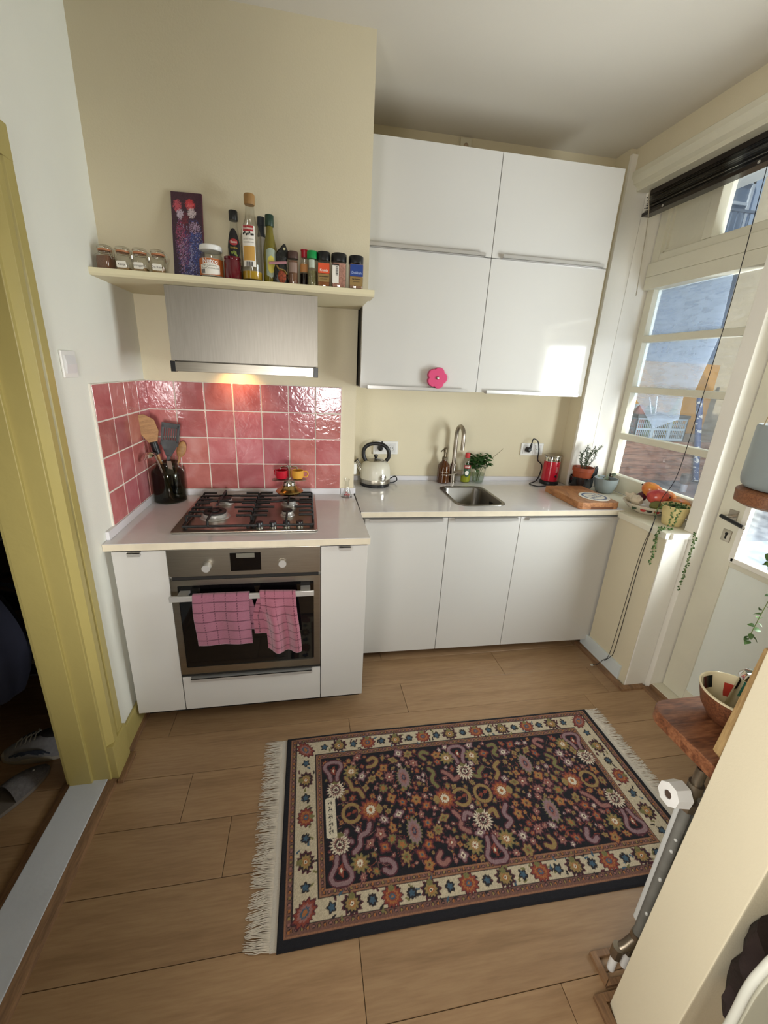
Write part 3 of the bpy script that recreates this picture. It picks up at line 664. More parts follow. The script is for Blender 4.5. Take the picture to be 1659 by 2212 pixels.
# painting
def painting():
    w, h, nx, nz = .11, .295, 44, 118; rr = np.random.RandomState(4)
    X, Z = np.meshgrid(np.linspace(0, 1, nx+1), np.linspace(0, 1, nz+1)); c = np.zeros((nz+1, nx+1, 3))
    def L(h_): return np.array(lin(h_))
    n1 = rr.rand(nz+1, nx+1); n2 = rr.rand(nz+1, nx+1)
    base = L('2a1830')*(1-Z[..., None])+L('40182c')*Z[..., None]
    c[:] = base*(.7+.6*n1[..., None])
    def blob(cx, cz, rx, rz, col, dens, tilt=0):
        a = ((X-cx+(Z-cz)*tilt)/rx)**2+((Z-cz)/rz)**2
        mk = (a < 1) & (n2 < dens*(1.15-a*.6)); c[mk] = L(col)*(.75+.5*n1[mk][:, None])
    blob(.55, .30, .42, .40, '33356e', .75); blob(.72, .42, .28, .28, '3b4a8a', .6); blob(.35, .42, .26, .30, '74406e', .55)
    blob(.30, .52, .20, .16, '8f3a5c', .5); blob(.72, .60, .20, .07, 'a58aa6', .6); blob(.30, .3, .1, .28, '9b6a8a', .35); blob(.6, .2, .08, .2, '8f8fb8', .35)
    blob(.2, .84, .14, .075, 'b94d5c', .95, .2); blob(.62, .86, .17, .07, 'c2323c', .98); blob(.62, .84, .13, .05, 'd0565c', .8)
    blob(.29, .745, .13, .062, 'b9a8ba', .85, .2); blob(.66, .765, .14, .062, 'c3b2b8', .88)
    blob(.44, .68, .12, .09, '6e1f33', .7); blob(.5, .58, .1, .08, '54203e', .6)
    n3 = rr.rand(nz+1, nx+1); mk = (n3 > .93) & (Z < .66) & (X > .18); c[mk] = L('9d95b4')
    vs = [(-w/2+w*X[j, i], 0, h*Z[j, i]) for j in range(nz+1) for i in range(nx+1)]
    fs = [(j*(nx+1)+i, j*(nx+1)+i+1, (j+1)*(nx+1)+i+1, (j+1)*(nx+1)+i) for j in range(nz) for i in range(nx)]
    me = bpy.data.meshes.new('canvas'); me.from_pydata(vs, [], fs)
    at = me.color_attributes.new('pigment', 'FLOAT_COLOR', 'POINT'); at.data.foreach_set('color', np.concatenate([c.reshape(-1, 3), np.ones(((nx+1)*(nz+1), 1))], 1).astype(np.float32).ravel())
    me.materials.append(vcol('oil_paint', .35, bump=.4, bscale=250, coat=.3))
    t = thing('painting', 'tall narrow abstract painting in red, white and violet', 'painting', (.327, -.337, SZ), .0)
    MB().box(-w/2, w/2, .0005, .012, 0, h).build('stretcher_edge', P('canvas_edge', '5a2038', .6), t)
    cv = link('canvas', me, t)
    t.rotation_euler = (R(-8.5), 0, R(-4))
painting()
# coconut oil jar
def lidjar(name, label, x, y, prof, vmat, lidprof, lmat, cat='jar', n=32):
    t = thing(name, label, cat, (x, y, SZ)); MB().lathe(prof, n=n).build('vessel', vmat, t); MB().lathe(lidprof, n=n).build('lid', lmat, t); return t
COCOIL = P('coconut_oil', 'd8d3c6', .5, var=.04)
t = lidjar('coconut_oil_jar', 'coconut oil jar with white lid and orange label', .413, -.342, [(.040, 0), (.043, .004), (.043, .072), (.037, .084), (.037, .094), (.035, .094), (.035, .084), (.040, .070), (.040, .006), (.001, .005)], GLASSM,
           [(.0395, .094), (.041, .096), (.041, .109), (.038, .112), (.001, .112)], WHITEP)
MB().lathe([(.0395, .006), (.0395, .066), (.001, .068)], n=28).build('oil', COCOIL, t)
lb = label_patch(.115, .056, .0434, .036, 24).build('label', P('label_orange', 'b5632c', .5), t)
label_patch(.075, .038, .0437, .028, 16, a0=.0, shape=lambda u: 1-.25*u*u).build('label_white', PAPER, t)
wrap(text_mb('Nutco', .022, .0006), .0441, .054, a0=.05).build('lettering', WHITEP, t)
wrap(text_mb('Pure Cocosolie', .0088), .0441, .040, a0=0).build('lettering', P('ink_green', '3c4a2c', .6), t)
wrap(text_mb('Pure Coconut Oil', .0088), .0441, .031, a0=.02).build('lettering', MATS['ink_green'], t)
bcm = MB()
for i in range(9): bcm.box(-.008+i*.0019, -.0072+i*.0019+.0004*(i % 3), -.0003, -.0001, -.007, .007)
wrap(bcm, .0441, .020, a0=-.62).build('barcode', INK, t)
# red preserve jar in front of the black-label bottle
t = lidjar('preserve_jar', 'dark red preserve jar before the black-label bottle', .492, -.357, [(.028, 0), (.031, .003), (.031, .062), (.0285, .068), (.001, .068)], P('red_preserve', '5a0f1c', .1, coat=.6, var=.1), [(.030, .068), (.0305, .070), (.0305, .077), (.001, .0775)], MATS['red_preserve'])
# black label vinegar bottle
def bottle(label, x, y, prof, mat, liquid=None, lmat=None, cap=None, cmat=None, name='bottle', n=28, sx=1, sy=1):
    t = thing(name, label, 'bottle', (x, y, SZ)); MB().lathe(prof, n=n, sx=sx, sy=sy).build('vessel', mat, t)
    if liquid: MB().lathe(liquid, n=n, sx=sx, sy=sy).build('contents', lmat, t)
    if cap: MB().lathe(cap, n=20).build('cap', cmat, t)
    return t
VIN = P('dark_vinegar', '1a0c0c', .1, coat=.4)
t = bottle('clear bottle with black cap and black oval label', .497, -.308, [(.024, 0), (.027, .004), (.029, .09), (.026, .13), (.015, .19), (.0125, .215), (.0105, .215), (.013, .19), (.024, .13), (.027, .09), (.025, .006), (.001, .005)], GLASSM,
           [(.0245, .006), (.0265, .06), (.001, .061)], VIN, [(.0155, .212), (.0165, .214), (.0165, .242), (.015, .245), (.001, .2455)], BLACK)
label_patch(.052, .125, .0292, .118, 20, shape=lambda u: max(.02, (1-abs(u)**2.2))).build('label', P('label_black', '151214', .4), t)
label_patch(.032, .022, .0296, .135, 14, shape=lambda u: max(.05, math.sqrt(max(0, 1-u*u)))).build('label_red', P('label_red', 'a83034', .4), t)
wrap(text_mb('Berni', .011, .0002), .0300, .135).build('lettering', PAPER, t)
wrap(text_mb('Exotica', .009, .0002), .0300, .116).build('lettering', P('ink_gold', 'c2a03c', .5), t)
gp = MB()
for i in range(12): gp.ell((random.uniform(-.01, .01), -.0005, random.uniform(-.010, .008)), .0032, .0006, .0032, 8, 4)
wrap(gp, .0300, .098).build('grapes_print', P('ink_grape', '7f8f3c', .5), t)
label_patch(.034, .007, .0298, .083, 10).build('label_band', P('label_rust', 'b2452e', .4), t)
# tall oil bottle with cork cap
OILY = P('yellow_oil', 'b5922c', .08, coat=.4, var=.05)
t = bottle('tall clear oil bottle with wooden cap', .563, -.345, [(.036, 0), (.039, .005), (.039, .15), (.034, .175), (.020, .21), (.0165, .25), (.0165, .262), (.0135, .262), (.0135, .25), (.018, .21), (.032, .172), (.037, .15), (.037, .008), (.001, .007)], GLASSM,
           [(.0365, .0075), (.0365, .034), (.001, .0345)], OILY, [(.018, .258), (.0195, .262), (.020, .288), (.018, .292), (.001, .2925)], P('cork_wood', '9c7645', .6, var=.1, scale=30))
label_patch(.050, .135, .0394, .115, 14, a0=-.15).build('label', PAPER, t)
label_patch(.040, .018, .0398, .173, 12, a0=-.15).build('label_red', MATS['label_red'], t)
wrap(text_mb('Deltano', .011, .0002), .0402, .173, a0=-.15).build('lettering', PAPER, t)
label_patch(.044, .048, .0398, .092, 12, a0=-.15).build('label_gold', P('label_gold', 'c79a4c', .5), t)
ol = MB()
for i in range(7): ol.ell((-.018+i*.006, -.0004, .004*math.sin(i*2)), .0032, .0005, .0042, 8, 4)
wrap(ol, .0402, .156, a0=-.15).build('olive_print', INK, t)
wrap(text_mb('EXTRA VIRGIN', .006), .0400, .138, a0=-.15).build('lettering', P('ink_grey', '7d7a6c', .6), t)
wrap(text_mb('ZONNEBLOEM', .006), .0400, .128, a0=-.15).build('lettering', MATS['ink_grey'], t)
bcm = MB()
for i in range(10): bcm.box(-.013+i*.0028, -.0118+i*.0028+.0005*(i % 3), -.0003, -.0001, -.008, .008)
wrap(bcm, .0400, .056, a0=-.15).build('barcode', INK, t)
# white-bodied bottle with dark cap behind the tall oil bottle
t = bottle('white bottle with dark cap behind the tall oil bottle', .598, -.301, [(.018, 0), (.019, .004), (.019, .15), (.012, .165), (.012, .17)], P('milky_plastic', 'b9b5ac', .4), None, None, [(.013, .168), (.0145, .170), (.0145, .178), (.013, .18), (.0125, .205), (.0145, .207), (.0145, .235), (.001, .236)], P('slate_cap', '30353b', .4))
# green olive oil bottle
OLV = glass('olive_glass', '9a8c1e', opac=.25, dcol='5a5212')
t = bottle('green olive oil bottle with dark green cap', .632, -.330, [(.025, 0), (.027, .004), (.0275, .10), (.025, .13), (.014, .175), (.012, .20), (.012, .208)], P('olive_oil_glass', '6d6418', .08, coat=.5, var=.12, scale=14), None, None, [(.0155, .199), (.0165, .201), (.0165, .234), (.0155, .237), (.001, .2375)], P('green_cap', '1f3a2b', .4))
label_patch(.038, .10, .0279, .072, 16, a0=.15, shape=lambda u: .86+.14*math.cos(u*1.6)).build('label', P('label_sage', '9aa695', .5), t)
label_patch(.028, .06, .0283, .066, 14, a0=.15, shape=lambda u: max(.1, math.sqrt(max(0, 1-.85*u*u)))).build('label_yellow', P('label_yellow', 'c9bd55', .5), t)
wrap(text_mb('Greppi', .008), .0286, .076, a0=.15).build('lettering', MATS['ink_green'], t)
# twisted black spice bag
bg_ = thing('spice_bag', 'crumpled black spice bag with pink clip', 'bag', (.669, -.352, SZ))
mb = MB(); rings = []
prof = [(.026, .012, 0), (.029, .016, .012), (.027, .017, .035), (.024, .016, .055), (.018, .012, .072), (.021, .010, .085), (.023, .009, .10), (.020, .008, .115), (.012, .007, .128), (.004, .005, .140)]
for i, (a, b, z) in enumerate(prof):
    rings.append([(a*math.cos(2*math.pi*q/16)*(1+.16*math.sin(q*3+i*2.1))+.018*(z/.14)**2, b*math.sin(2*math.pi*q/16)*(1+.18*math.sin(q*5+i)), z) for q in range(16)])
mb.ring_loft(rings).build('pouch', P('black_foil', '20211f', .35, var=.3, scale=40, bump=.5, bscale=60), bg_)
mb = MB(); mb.box(-.034, .034, -.016, -.010, .068, .077, .002).xf(Matrix.Rotation(R(-6), 4, 'Y'))
mb.build('clip', P('rose_clip', 'a8757c', .4), bg_)
mb = MB(); mb.ell((.008, -.017, .026), .016, .004, .024, 12, 8).build('window', P('chili_flakes', '8a3d20', .6, var=.5, scale=150, bump=.4, bscale=300), bg_)
MB().tube(bez([(-.012, -.0185, .062), (-.002, -.021, .05), (.016, -.021, .046), (.026, -.016, .034)], 5), .0035, 6).build('gold_band', BRASS, bg_)
MB().lathe([(.0045, 0), (.0045, .001)], n=14).xf(Matrix.Translation((.018, -.0095, .122)) @ Matrix.Rotation(R(90), 4, 'X')).build('round_print', P('print_cream', 'c8c49a', .5), bg_)
# small spice jars
def spice(label, x, y, r_, h, vm, fill, fm, cap_h, cm, square=False, cr=None):
    t = thing('spice_jar', label, 'spice jar', (x, y, SZ), 0, 'spice jars at the right end of the shelf'); cr = cr or r_*1.02
    if square:
        r0 = rrect(-r_, r_, -r_, r_, r_*.28, 4)
        rg = lambda s, z: [(p[0]*s, p[1]*s, z) for p in r0]
        MB().ring_loft([rg(.96, 0), rg(1, .004), rg(1, h-.012), rg(.86, h-.003), rg(.86, h), rg(.80, h), rg(.80, h-.004), rg(.93, h-.014), rg(.93, .004)]).build('vessel', vm, t)
        if fill: MB().ring_loft([rg(.91, .004), rg(.91, fill), rg(.3, fill+.003)]).build('spice', fm, t)
    else:
        MB().lathe([(r_*.95, 0), (r_, .003), (r_, h-.008), (r_*.9, h), (r_*.85, h), (r_*.93, h-.01), (r_*.93, .003)], n=24).build('vessel', vm, t)
        if fill: MB().lathe([(r_*.9, .003), (r_*.9, fill), (.001, fill+.002)], n=20).build('spice', fm, t)
    MB().lathe([(cr, h-.003), (cr*1.02, h), (cr*1.02, h+cap_h-.003), (cr*.95, h+cap_h), (.001, h+cap_h)], n=28).build('cap', cm, t)
    return t
BRCAP = P('brown_cap', '4a332c', .45)
t = spice('slim spice jar with brown cap and brown powder', .719, -.352, .0195, .095, GLASSM, .085, COCOA, .022, BRCAP)
label_patch(.034, .035, .0199, .06, 12).build('label', P('label_clear_grey', '8a7468', .5), t)
SOYG = P('soy_sauce', '120a09', .08, coat=.5)
t = bottle('small red-capped bottle of dark soy sauce', .764, -.318, [(.020, 0), (.021, .003), (.020, .06), (.012, .10), (.010, .112), (.0085, .112), (.0105, .10), (.018, .06), (.0195, .004), (.001, .004)], GLASSM, [(.0185, .004), (.0182, .05), (.001, .051)], SOYG, [(.0125, .107), (.0135, .109), (.0135, .128), (.016, .134), (.001, .1345)], P('red_cap', 'b0182c', .35))
label_patch(.034, .03, .0204, .068, 10, a0=-.1).build('label', P('label_amber', 'c48a52', .5), t)
t = spice('slim spice jar with green cap and pale herbs', .793, -.356, .0195, .10, GLASSM, .055, GRN, .024, P('green_bright_cap', '0d8a44', .35))
label_patch(.022, .028, .0199, .078, 10, a0=-.1).build('label', P('label_frost', 'b5bfb0', .5), t)
def sq_label(t, r_, z0, z1, mat, word=None, tz=0, ts=.012, tm=None, hw=.9, name='label'):
    o = MB().box(-r_*hw, r_*hw, -r_-.0008, -r_-.0003, z0, z1).build(name, mat, t)
    if word:
        q = text_mb(word, ts, .0002); q.v = [(x, y-r_-.0010, z+tz) for x, y, z in q.v]; q.build('lettering', tm or PAPER, t)
    return o
KRAFT = P('label_kraft', '8f7442', .6, var=.05)
t = spice('square spice jar with bright orange label', .838, -.352, .0245, .098, GLASSM, .085, P('orange_spice', '9a6238', .9, var=.15, scale=60), .027, BLACK, True, .0255)
sq_label(t, .0245, .048, .083, P('label_vermilion', 'd9532a', .5), 'Kruids', .058, .012); sq_label(t, .0245, .018, .046, KRAFT, 'RAS EL HANOUT', .036, .0050, INK)
q = text_mb('by the spoon', .005); q.v = [(x, y-.0255, z+.028) for x, y, z in q.v]; q.build('lettering', INK, t)
t = spice('square jar of pink salt with a barcode label', .8985, -.352, .029, .098, GLASSM, .088, P('pink_salt', 'b98878', .85, var=.25, scale=120, bump=.5, bscale=200), .026, BLACK, True, .030)
MB().box(-.027, -.002, -.0298, -.0292, .016, .078).build('label', PAPER, t)
bcm = MB()
for i in range(11): bcm.box(-.014, -.005, -.0303, -.0299, .044+i*.0028, .0452+i*.0028+.0004*(i % 3))
bcm.build('barcode', INK, t)
MB().box(-.0285, -.027, -.0298, -.0292, .012, .082).box(-.027, -.002, -.0298, -.0292, .078, .083).build('label_border', P('label_dark', '2c2420', .5), t)
t = spice('square spice jar with blue label at the shelf end', .967, -.352, .0285, .096, GLASSM, .09, P('light_spice', 'a8846a', .9, var=.2, scale=80), .025, BLACK, True, .0290)
sq_label(t, .0285, .046, .088, P('label_blue', '1f3f86', .5), 'Dukkah', .058, .013, P('label_pale_blue', '9fb0d6', .5)); sq_label(t, .0285, .012, .044, KRAFT, 'Een Egyptische', .036, .0055, INK)
q = text_mb('specerijmix', .0055); q.v = [(x, y-.0295, z+.027) for x, y, z in q.v]; q.build('lettering', INK, t)
# ------------------------------------------------------------------ utensil jar on the cooker worktop
CZ = .9105
SMOKE = glass('smoked_glass', 'bcbdb0', opac=.03, dcol='33332a')
uj = thing('utensil_jar', 'smoked glass jar holding kitchen utensils', 'jar', (.088, -.095, CZ))
MB().lathe([(.070, 0), (.075, .004), (.075, .14), (.072, .155), (.050, .175), (.047, .19), (.051, .198), (.047, .198), (.044, .188), (.048, .172), (.069, .153), (.072, .14), (.072, .008), (.001, .007)], n=40).build('vessel', SMOKE, uj)
UW = wood('spatula_wood', '8a6238', 'a87d4c', scale=8, rough=.55, rings=2)
def uten(name, label, loc, rot, cat='utensil'):
    t = thing(name, label, cat, loc); t.rotation_euler = rot; return t
base = Vector((.088, -.095, CZ+.012))
t = uten('wooden_spatula', 'wide wooden spatula with black collar', base+Vector((.012, -.01, 0)), (R(3), R(-10.5), R(12)))
MB().prism([(-.018, .29), (.018, .29), (.038, .34), (.034, .395), (.0, .425), (-.030, .428), (-.042, .39), (-.040, .34)], 1, -.004, .004, .003).build('blade', UW, t)
MB().cyl((0, 0, .235), (0, 0, .295), .0165, n=14).build('collar', BLACK, t); MB().cyl((0, 0, 0), (0, 0, .24), .008, n=10).build('handle', UW, t)
t = uten('slotted_turner', 'black slotted turner standing in the utensil jar', base+Vector((-.018, -.02, 0)), (R(-2), R(9), R(5)))
mb = MB(); outer = rrect(-.040, .040, .275, .375, .010); outer = [p for p in outer]
mb2 = MB().plate_hole(outer, rrect(-.0275, -.0235, .297, .355, .0015, 2), -.002, .002)
# blade: slats between slots
bl = MB().box(-.040, -.0275, -.002, .002, .285, .372, .001).box(.0275, .040, -.002, .002, .285, .372, .001).box(-.040, .040, -.002, .002, .270, .297, .001).box(-.040, .040, -.002, .002, .354, .378, .0015)
for i in range(5): bl.box(-.0235+i*.0102, -.0175+i*.0102, -.002, .002, .295, .356)
bl.build('blade', BLACK, t)
MB().prism([(-.010, .215), (.010, .215), (.036, .272), (-.036, .272)], 1, -.002, .002, .001).box(-.008, .008, -.004, .004, .05, .22, .002).build('neck', BLACK, t)
MB().box(-.012, .012, -.006, .006, 0.005, .12, .004).build('handle', P('charcoal_grip', '22252b', .45), t)
t = uten('ladle', 'steel ladle hanging over the utensil jar rim', base+Vector((.022, -.028, 0)), (R(12), R(-12), R(8)))
mb = MB().lathe([(.001, .0), (.022, .004), (.036, .014), (.042, .028), (.0405, .028), (.0345, .0155), (.021, .006), (.001, .002)], n=26)
mb.xf(Matrix.Translation((-.030, -.005, .268)) @ Matrix.Rotation(R(170), 4, 'Y') @ Matrix.Rotation(R(18), 4, 'X')); mb.build('bowl', CHROME, t)
MB().tube([(0, 0, 0), (0, 0, .235), (-.004, 0, .25)], .0045, 8).build('handle', STEEL, t)
t = uten('wooden_spoon', 'olive wood spoon at the back of the utensil jar', base+Vector((-.012, .02, 0)), (R(-6), R(17), R(0)))
MB().ell((0, 0, .25), .022, .008, .042, 16, 10).build('bowl', UW, t); MB().cyl((0, 0, 0), (0, 0, .215), .006, .005, n=10).build('handle', UW, t)
t = uten('fish_slice', 'steel serving fork with upright tines in the jar', base+Vector((.0, .012, 0)), (R(-3), R(8), R(20)))
mb = MB()
for i in range(6): mb.tube([(-.0150+i*.006, 0, .155), (-.0165+i*.0066, 0, .215)], .0011, 5)
mb.box(-.019, .019, -.001, .001, .14, .158).build('tines', CHROME, t); MB().cyl((0, 0, .02), (0, 0, .142), .005, n=8).build('handle', STEEL, t)
t = uten('knife', 'knife with a dark blue handle inside the jar', base+Vector((.036, -.03, 0)), (R(5), R(-3), R(0)))
MB().box(-.011, .011, -.007, .007, .03, .13, .005).build('handle', P('navy_grip', '10182c', .25), t); MB().box(-.010, .010, -.001, .001, .13, .20).build('blade', STEEL, t)
# light switch
t = thing('light_switch', 'white double light switch on the left wall', 'switch', (.0, -.645, 1.553))
MB().box(0, .008, -.043, .043, -.042, .042, .003).build('frame', WHITEP, t)
MB().prism([(.008, -.028), (.010, -.028), (.014, .0), (.008, .0)], 1, -.030, .030).build('rocker', P('switch_white', 'd9d8d8', .3), t)
MB().prism([(.008, .0), (.014, .0), (.010, .028), (.008, .028)], 1, -.030, .030).build('rocker', MATS['switch_white'], t)
# ------------------------------------------------------------------ sink, tap
SX = lambda x, y, z=CZ: tuple(skew_pt(x, y, z))
sk = thing('sink', 'rectangular steel sink set into the long worktop', 'sink', (1.7025, -.043, .91)); skew(sk)
rg = lambda dx, dy, r_, z: [(p[0], p[1], z) for p in rrect(-dx, dx, -dy, dy, r_, 6)]
MB().ring_loft([rg(.146, .194, .062, .0005), rg(.145, .193, .062, .003), rg(.128, .176, .05, .003), rg(.122, .170, .046, -.004), rg(.118, .166, .044, -.15), rg(.105, .153, .036, -.168), rg(.02, .02, .018, -.172)], False, True).build('basin', P('sink_steel', '827e78', .3, 1, var=.06, scale=9), sk)
MB().lathe([(.03, -.170), (.028, -.166), (.022, -.168), (.001, -.1685)], n=24).build('drain', CHROME, sk)
MB().box(.1135, .1185, -.05, -.015, -.055, -.03, .001).build('overflow', DARK, sk)
tp = thing('kitchen_tap', 'tall curved steel mixer tap behind the sink', 'tap', (1.697, .245, CZ))
MB().cyl((0, 0, 0), (0, 0, .125), .0195, n=24).cyl((0, 0, 0), (0, 0, .004), .024, n=24).build('base', NICKEL, tp)
pts = [(0, 0, .12), (0, 0, .22), (0, 0, .31)]+[(0.002*i/8, -.0575+.0575*math.cos(math.pi*i/8), .31+.0575*math.sin(math.pi*i/8)) for i in range(1, 9)]+[(.002, -.115, .27), (.002, -.115, .232)]
MB().tube(pts, .0125, 16).build('spout', NICKEL, tp)
lv = MB().cyl((.012, -.01, .072), (.050, -.048, .070), .0165, n=20).build('valve', NICKEL, tp)
MB().tube([(.03, -.028, .071), (-.02, -.055, .064), (-.055, -.065, .062)], .0038, 8).build('lever', NICKEL, lv)
# soap dispenser
AMB = P('amber_glass', '4a2508', .07, coat=.6, var=.15, scale=8)
t = thing('soap_dispenser', 'amber glass soap bottle with metal pump', 'soap dispenser', (1.632, .238, CZ))
MB().lathe([(.036, 0), (.040, .004), (.0405, .095), (.036, .118), (.018, .138), (.0155, .15)], n=32).build('vessel', AMB, t)
pu = MB().lathe([(.0165, .148), (.0165, .166), (.010, .168), (.0075, .175), (.0075, .196), (.0115, .198), (.0115, .222), (.009, .226), (.001, .2262)], n=20).build('pump', P('antique_metal', '6d6250', .3, .9, var=.1), t)
MB().tube(bez([(0, 0, .212), (-.018, -.01, .214), (-.034, -.018, .204)], 5), .0042, 8).build('nozzle', MATS['antique_metal'], pu)
wrap(text_mb('Marie Stella', .010), .0409, .075, a0=-.2).build('lettering', P('print_white', 'c9bda4', .6), t)
wrap(text_mb('SAVON', .012), .0409, .058, a0=-.2).build('lettering', MATS['print_white'], t)
# dish soap
t = thing('dish_soap_bottle', 'clear dish soap bottle with red cap and green liquid', 'bottle', (1.787, .245, CZ))
MB().lathe([(.030, 0), (.033, .005), (.031, .09), (.027, .135), (.018, .16), (.013, .165)], n=28, sx=1, sy=.72).build('vessel', GLASSM, t)
MB().lathe([(.029, .004), (.0315, .01), (.031, .07), (.001, .072)], n=28, sx=1, sy=.7).build('liquid', P('soap_green', '8f9416', .1, coat=.4), t)
MB().lathe([(.015, .163), (.0155, .165), (.0155, .19), (.012, .194), (.001, .1945)], n=20).build('cap', P('cap_red', 'c23a3a', .35), t)
label_patch(.046, .085, .0330, .085, 14, a0=-.15, shape=lambda u: max(.1, math.sqrt(max(0, 1-.9*u*u)))).build('label', P('label_forest', '2f4a30', .45), t)
label_patch(.042, .022, .0336, .108, 12, a0=-.15).build('label_red', MATS['label_red'], t)
wrap(text_mb('Dreft', .014, .0003), .0341, .108, a0=-.15).build('lettering', PAPER, t)
label_patch(.024, .03, .0336, .068, 10, a0=-.2, shape=lambda u: max(.1, math.sqrt(max(0, 1-u*u)))).build('print', PAPER, t)
# mint in a glass
t = thing('mint_glass', 'drinking glass holding a bunch of mint', 'glass', (1.868, .232, CZ))
MB().lathe([(.034, 0), (.036, .003), (.050, .128), (.048, .128), (.034, .008), (.001, .007)], n=32).build('tumbler', GLASSM, t)
MB().lathe([(.0335, .008), (.041, .065), (.001, .0652)], n=28).build('water', glass('water', 'e4ece4'), t)
STEM = P('green_stem', '5c6b34', .6); LEAF = P('mint_leaf', '2f5a24', .5, var=.25, scale=30, rvar=.25)
mb = MB(); rr = random.Random(11); tops = []
for i in range(11):
    a = rr.uniform(0, 6.28); r0 = rr.uniform(0, .02); r1 = rr.uniform(.02, .055)
    tp_ = (r1*math.cos(a)*1.1, r1*math.sin(a)*.8, rr.uniform(.14, .185)); tops.append(tp_)
    mb.tube(bez([(r0*math.cos(a+1), r0*math.sin(a+1), .012), (r0*math.cos(a), r0*math.sin(a), .08), tp_], 4), .0014, 5)
mb.build('stems', STEM, t)
MB().tube(bez([(.05, 0, .14), (.09, .0, .17), (.13, .01, .20), (.155, .01, .225)], 5), .0013, 5).build('bare_stem', P('dry_stem', '5a5038', .7), t)
def leaf_mesh(L, Wd, mat, curl=.25, name='leaf'):
    vs = []; fs = []; n = 6
    for i in range(n+1):
        s = i/n; w = Wd*math.sin(math.pi*min(1, s**.8))*.5+.0003; z = -curl*L*s*s
        vs += [(-w, L*s, z+w*.35), (0, L*s, z), (w, L*s, z+w*.35)]
    for i in range(n):
        for k_ in range(2): fs.append((i*3+k_, i*3+k_+1, i*3+k_+4, i*3+k_+3))
    me = bpy.data.meshes.new(name); me.from_pydata(vs, [], fs); me.polygons.foreach_set('use_smooth', [True]*len(fs)); me.materials.append(mat); return me
lm = leaf_mesh(.036, .026, LEAF)
for i in range(120):
    b = tops[i % len(tops)]; a = rr.uniform(0, 6.28)
    link('leaf', lm, t, (b[0]+rr.uniform(-.012, .012), b[1]+rr.uniform(-.012, .012), b[2]+rr.uniform(-.06, .018)), (rr.uniform(-.5, .7), rr.uniform(-.5, .5), a))
# kettle
CREAMP = P('kettle_enamel', 'cdc9ba', .3, var=.01, coat=.2)
kt = thing('electric_kettle', 'retro cream electric kettle with black arched handle', 'kettle', (1.178, .19, CZ), R(-8))
MB().lathe([(.088, 0), (.092, .003), (.092, .018), (.088, .02)], n=40).build('power_base', BLACK, kt)
MB().lathe([(.0935, .02), (.094, .024), (.094, .044), (.0935, .046)], n=40).build('band', STEEL, kt)
MB().lathe([(.093, .046), (.092, .09), (.086, .12), (.070, .142), (.055, .150), (.052, .152)], n=40).build('body', CREAMP, kt)
ld = MB().lathe([(.054, .151), (.052, .155), (.03, .160), (.001, .161)], n=32).build('lid', STEEL, kt)
MB().lathe([(.008, .16), (.007, .168), (.013, .176), (.012, .186), (.001, .189)], n=18).build('lid_knob', BLACK, ld)
hp = [(.063, 0, .150), (.078, 0, .175), (.074, 0, .215), (.045, 0, .245), (.0, 0, .253), (-.045, 0, .245), (-.072, 0, .218), (-.074, 0, .18), (-.060, 0, .148)]
MB().tube(bez(hp, 6), .0115, 12).build('handle', BLACK, kt)
mb = MB().tube([(-.070, 0, .075), (-.10, 0, .115), (-.118, 0, .145)], [.027, .019, .014], 18); mb.build('spout', CHROME, kt)
MB().lathe([(.017, 0), (.017, .004), (.001, .0042)], n=24).xf(Matrix.Translation((-.118, 0, .145)) @ Matrix.Rotation(R(-40), 4, 'Y')).build('spout_lid', BLACK, kt)
gz = .062; ga = R(28)
gm = Matrix.Translation((.0925*math.sin(ga), -.0925*math.cos(ga), gz)) @ Matrix.Rotation(ga, 4, 'Z') @ Matrix.Rotation(R(90), 4, 'X')
gg = MB().lathe([(.0215, -.004), (.0215, .006), (.018, .007)], n=28).xf(gm).build('gauge_ring', CHROME, kt)
MB().lathe([(.018, .0062), (.001, .0064)], n=24, cap0=False).xf(gm).build('gauge_face', P('gauge_face', 'b9bdc0', .3), gg)
# sockets
def socket(label, x, z, y, plugs=()):
    s = thing('wall_socket', label, 'socket', SX(x, y, z), SKA)
    MB().box(-.079, .079, -.010, .0, -.041, .041, .003).build('frame', WHITEP, s)
    for i, dx in enumerate((-.036, .036)):
        MB().box(dx-.029, dx+.029, -.0125, -.009, -.029, .029, .0015).build('insert', P('socket_white', 'd6d5d3', .35) if 'socket_white' not in MATS else MATS['socket_white'], s)
        w = MB().lathe([(.0205, .0), (.0205, .0035), (.0185, .0035), (.0185, .0005), (.001, .0004)], n=28).xf(Matrix.Translation((dx, -.0122, 0)) @ Matrix.Rotation(R(90), 4, 'X')).build('well', MATS['socket_white'], s)
        MB().cyl((dx-.008, -.0135, 0), (dx-.008, -.0125, 0), .0025, n=8).cyl((dx+.008, -.0135, 0), (dx+.008, -.0125, 0), .0025, n=8).build('contact_hole', DARK, w)
    return s
socket('white double wall socket behind the kettle', 1.2465, 1.12, .3077)
socket('white double wall socket beside the milk frother', 2.239, 1.126, .3077)
def plug(name, label, x, z, cord):
    p = thing(name, label, 'plug', SX(x, .293, z), SKA)
    MB().cyl((0, .0, 0), (0, -.02, 0), .018, .0165, n=20).cyl((0, -.018, 0), (0, -.034, .004), .0165, .010, n=20).build('body', BLACK, p)
    MB().tube([(0, -.022, .0), (0.006, -.027, .025), (.008, -.027, .045)], [.010, .008, .005], 10).build('strain_relief', BLACK, p); return p
plug('kettle_plug', 'black plug in the socket behind the kettle', 1.2105, 1.12, None)
plug('frother_plug', 'black plug in the socket beside the frother', 2.203, 1.126, None)
CORD = P('black_cord', '16161c', .5)
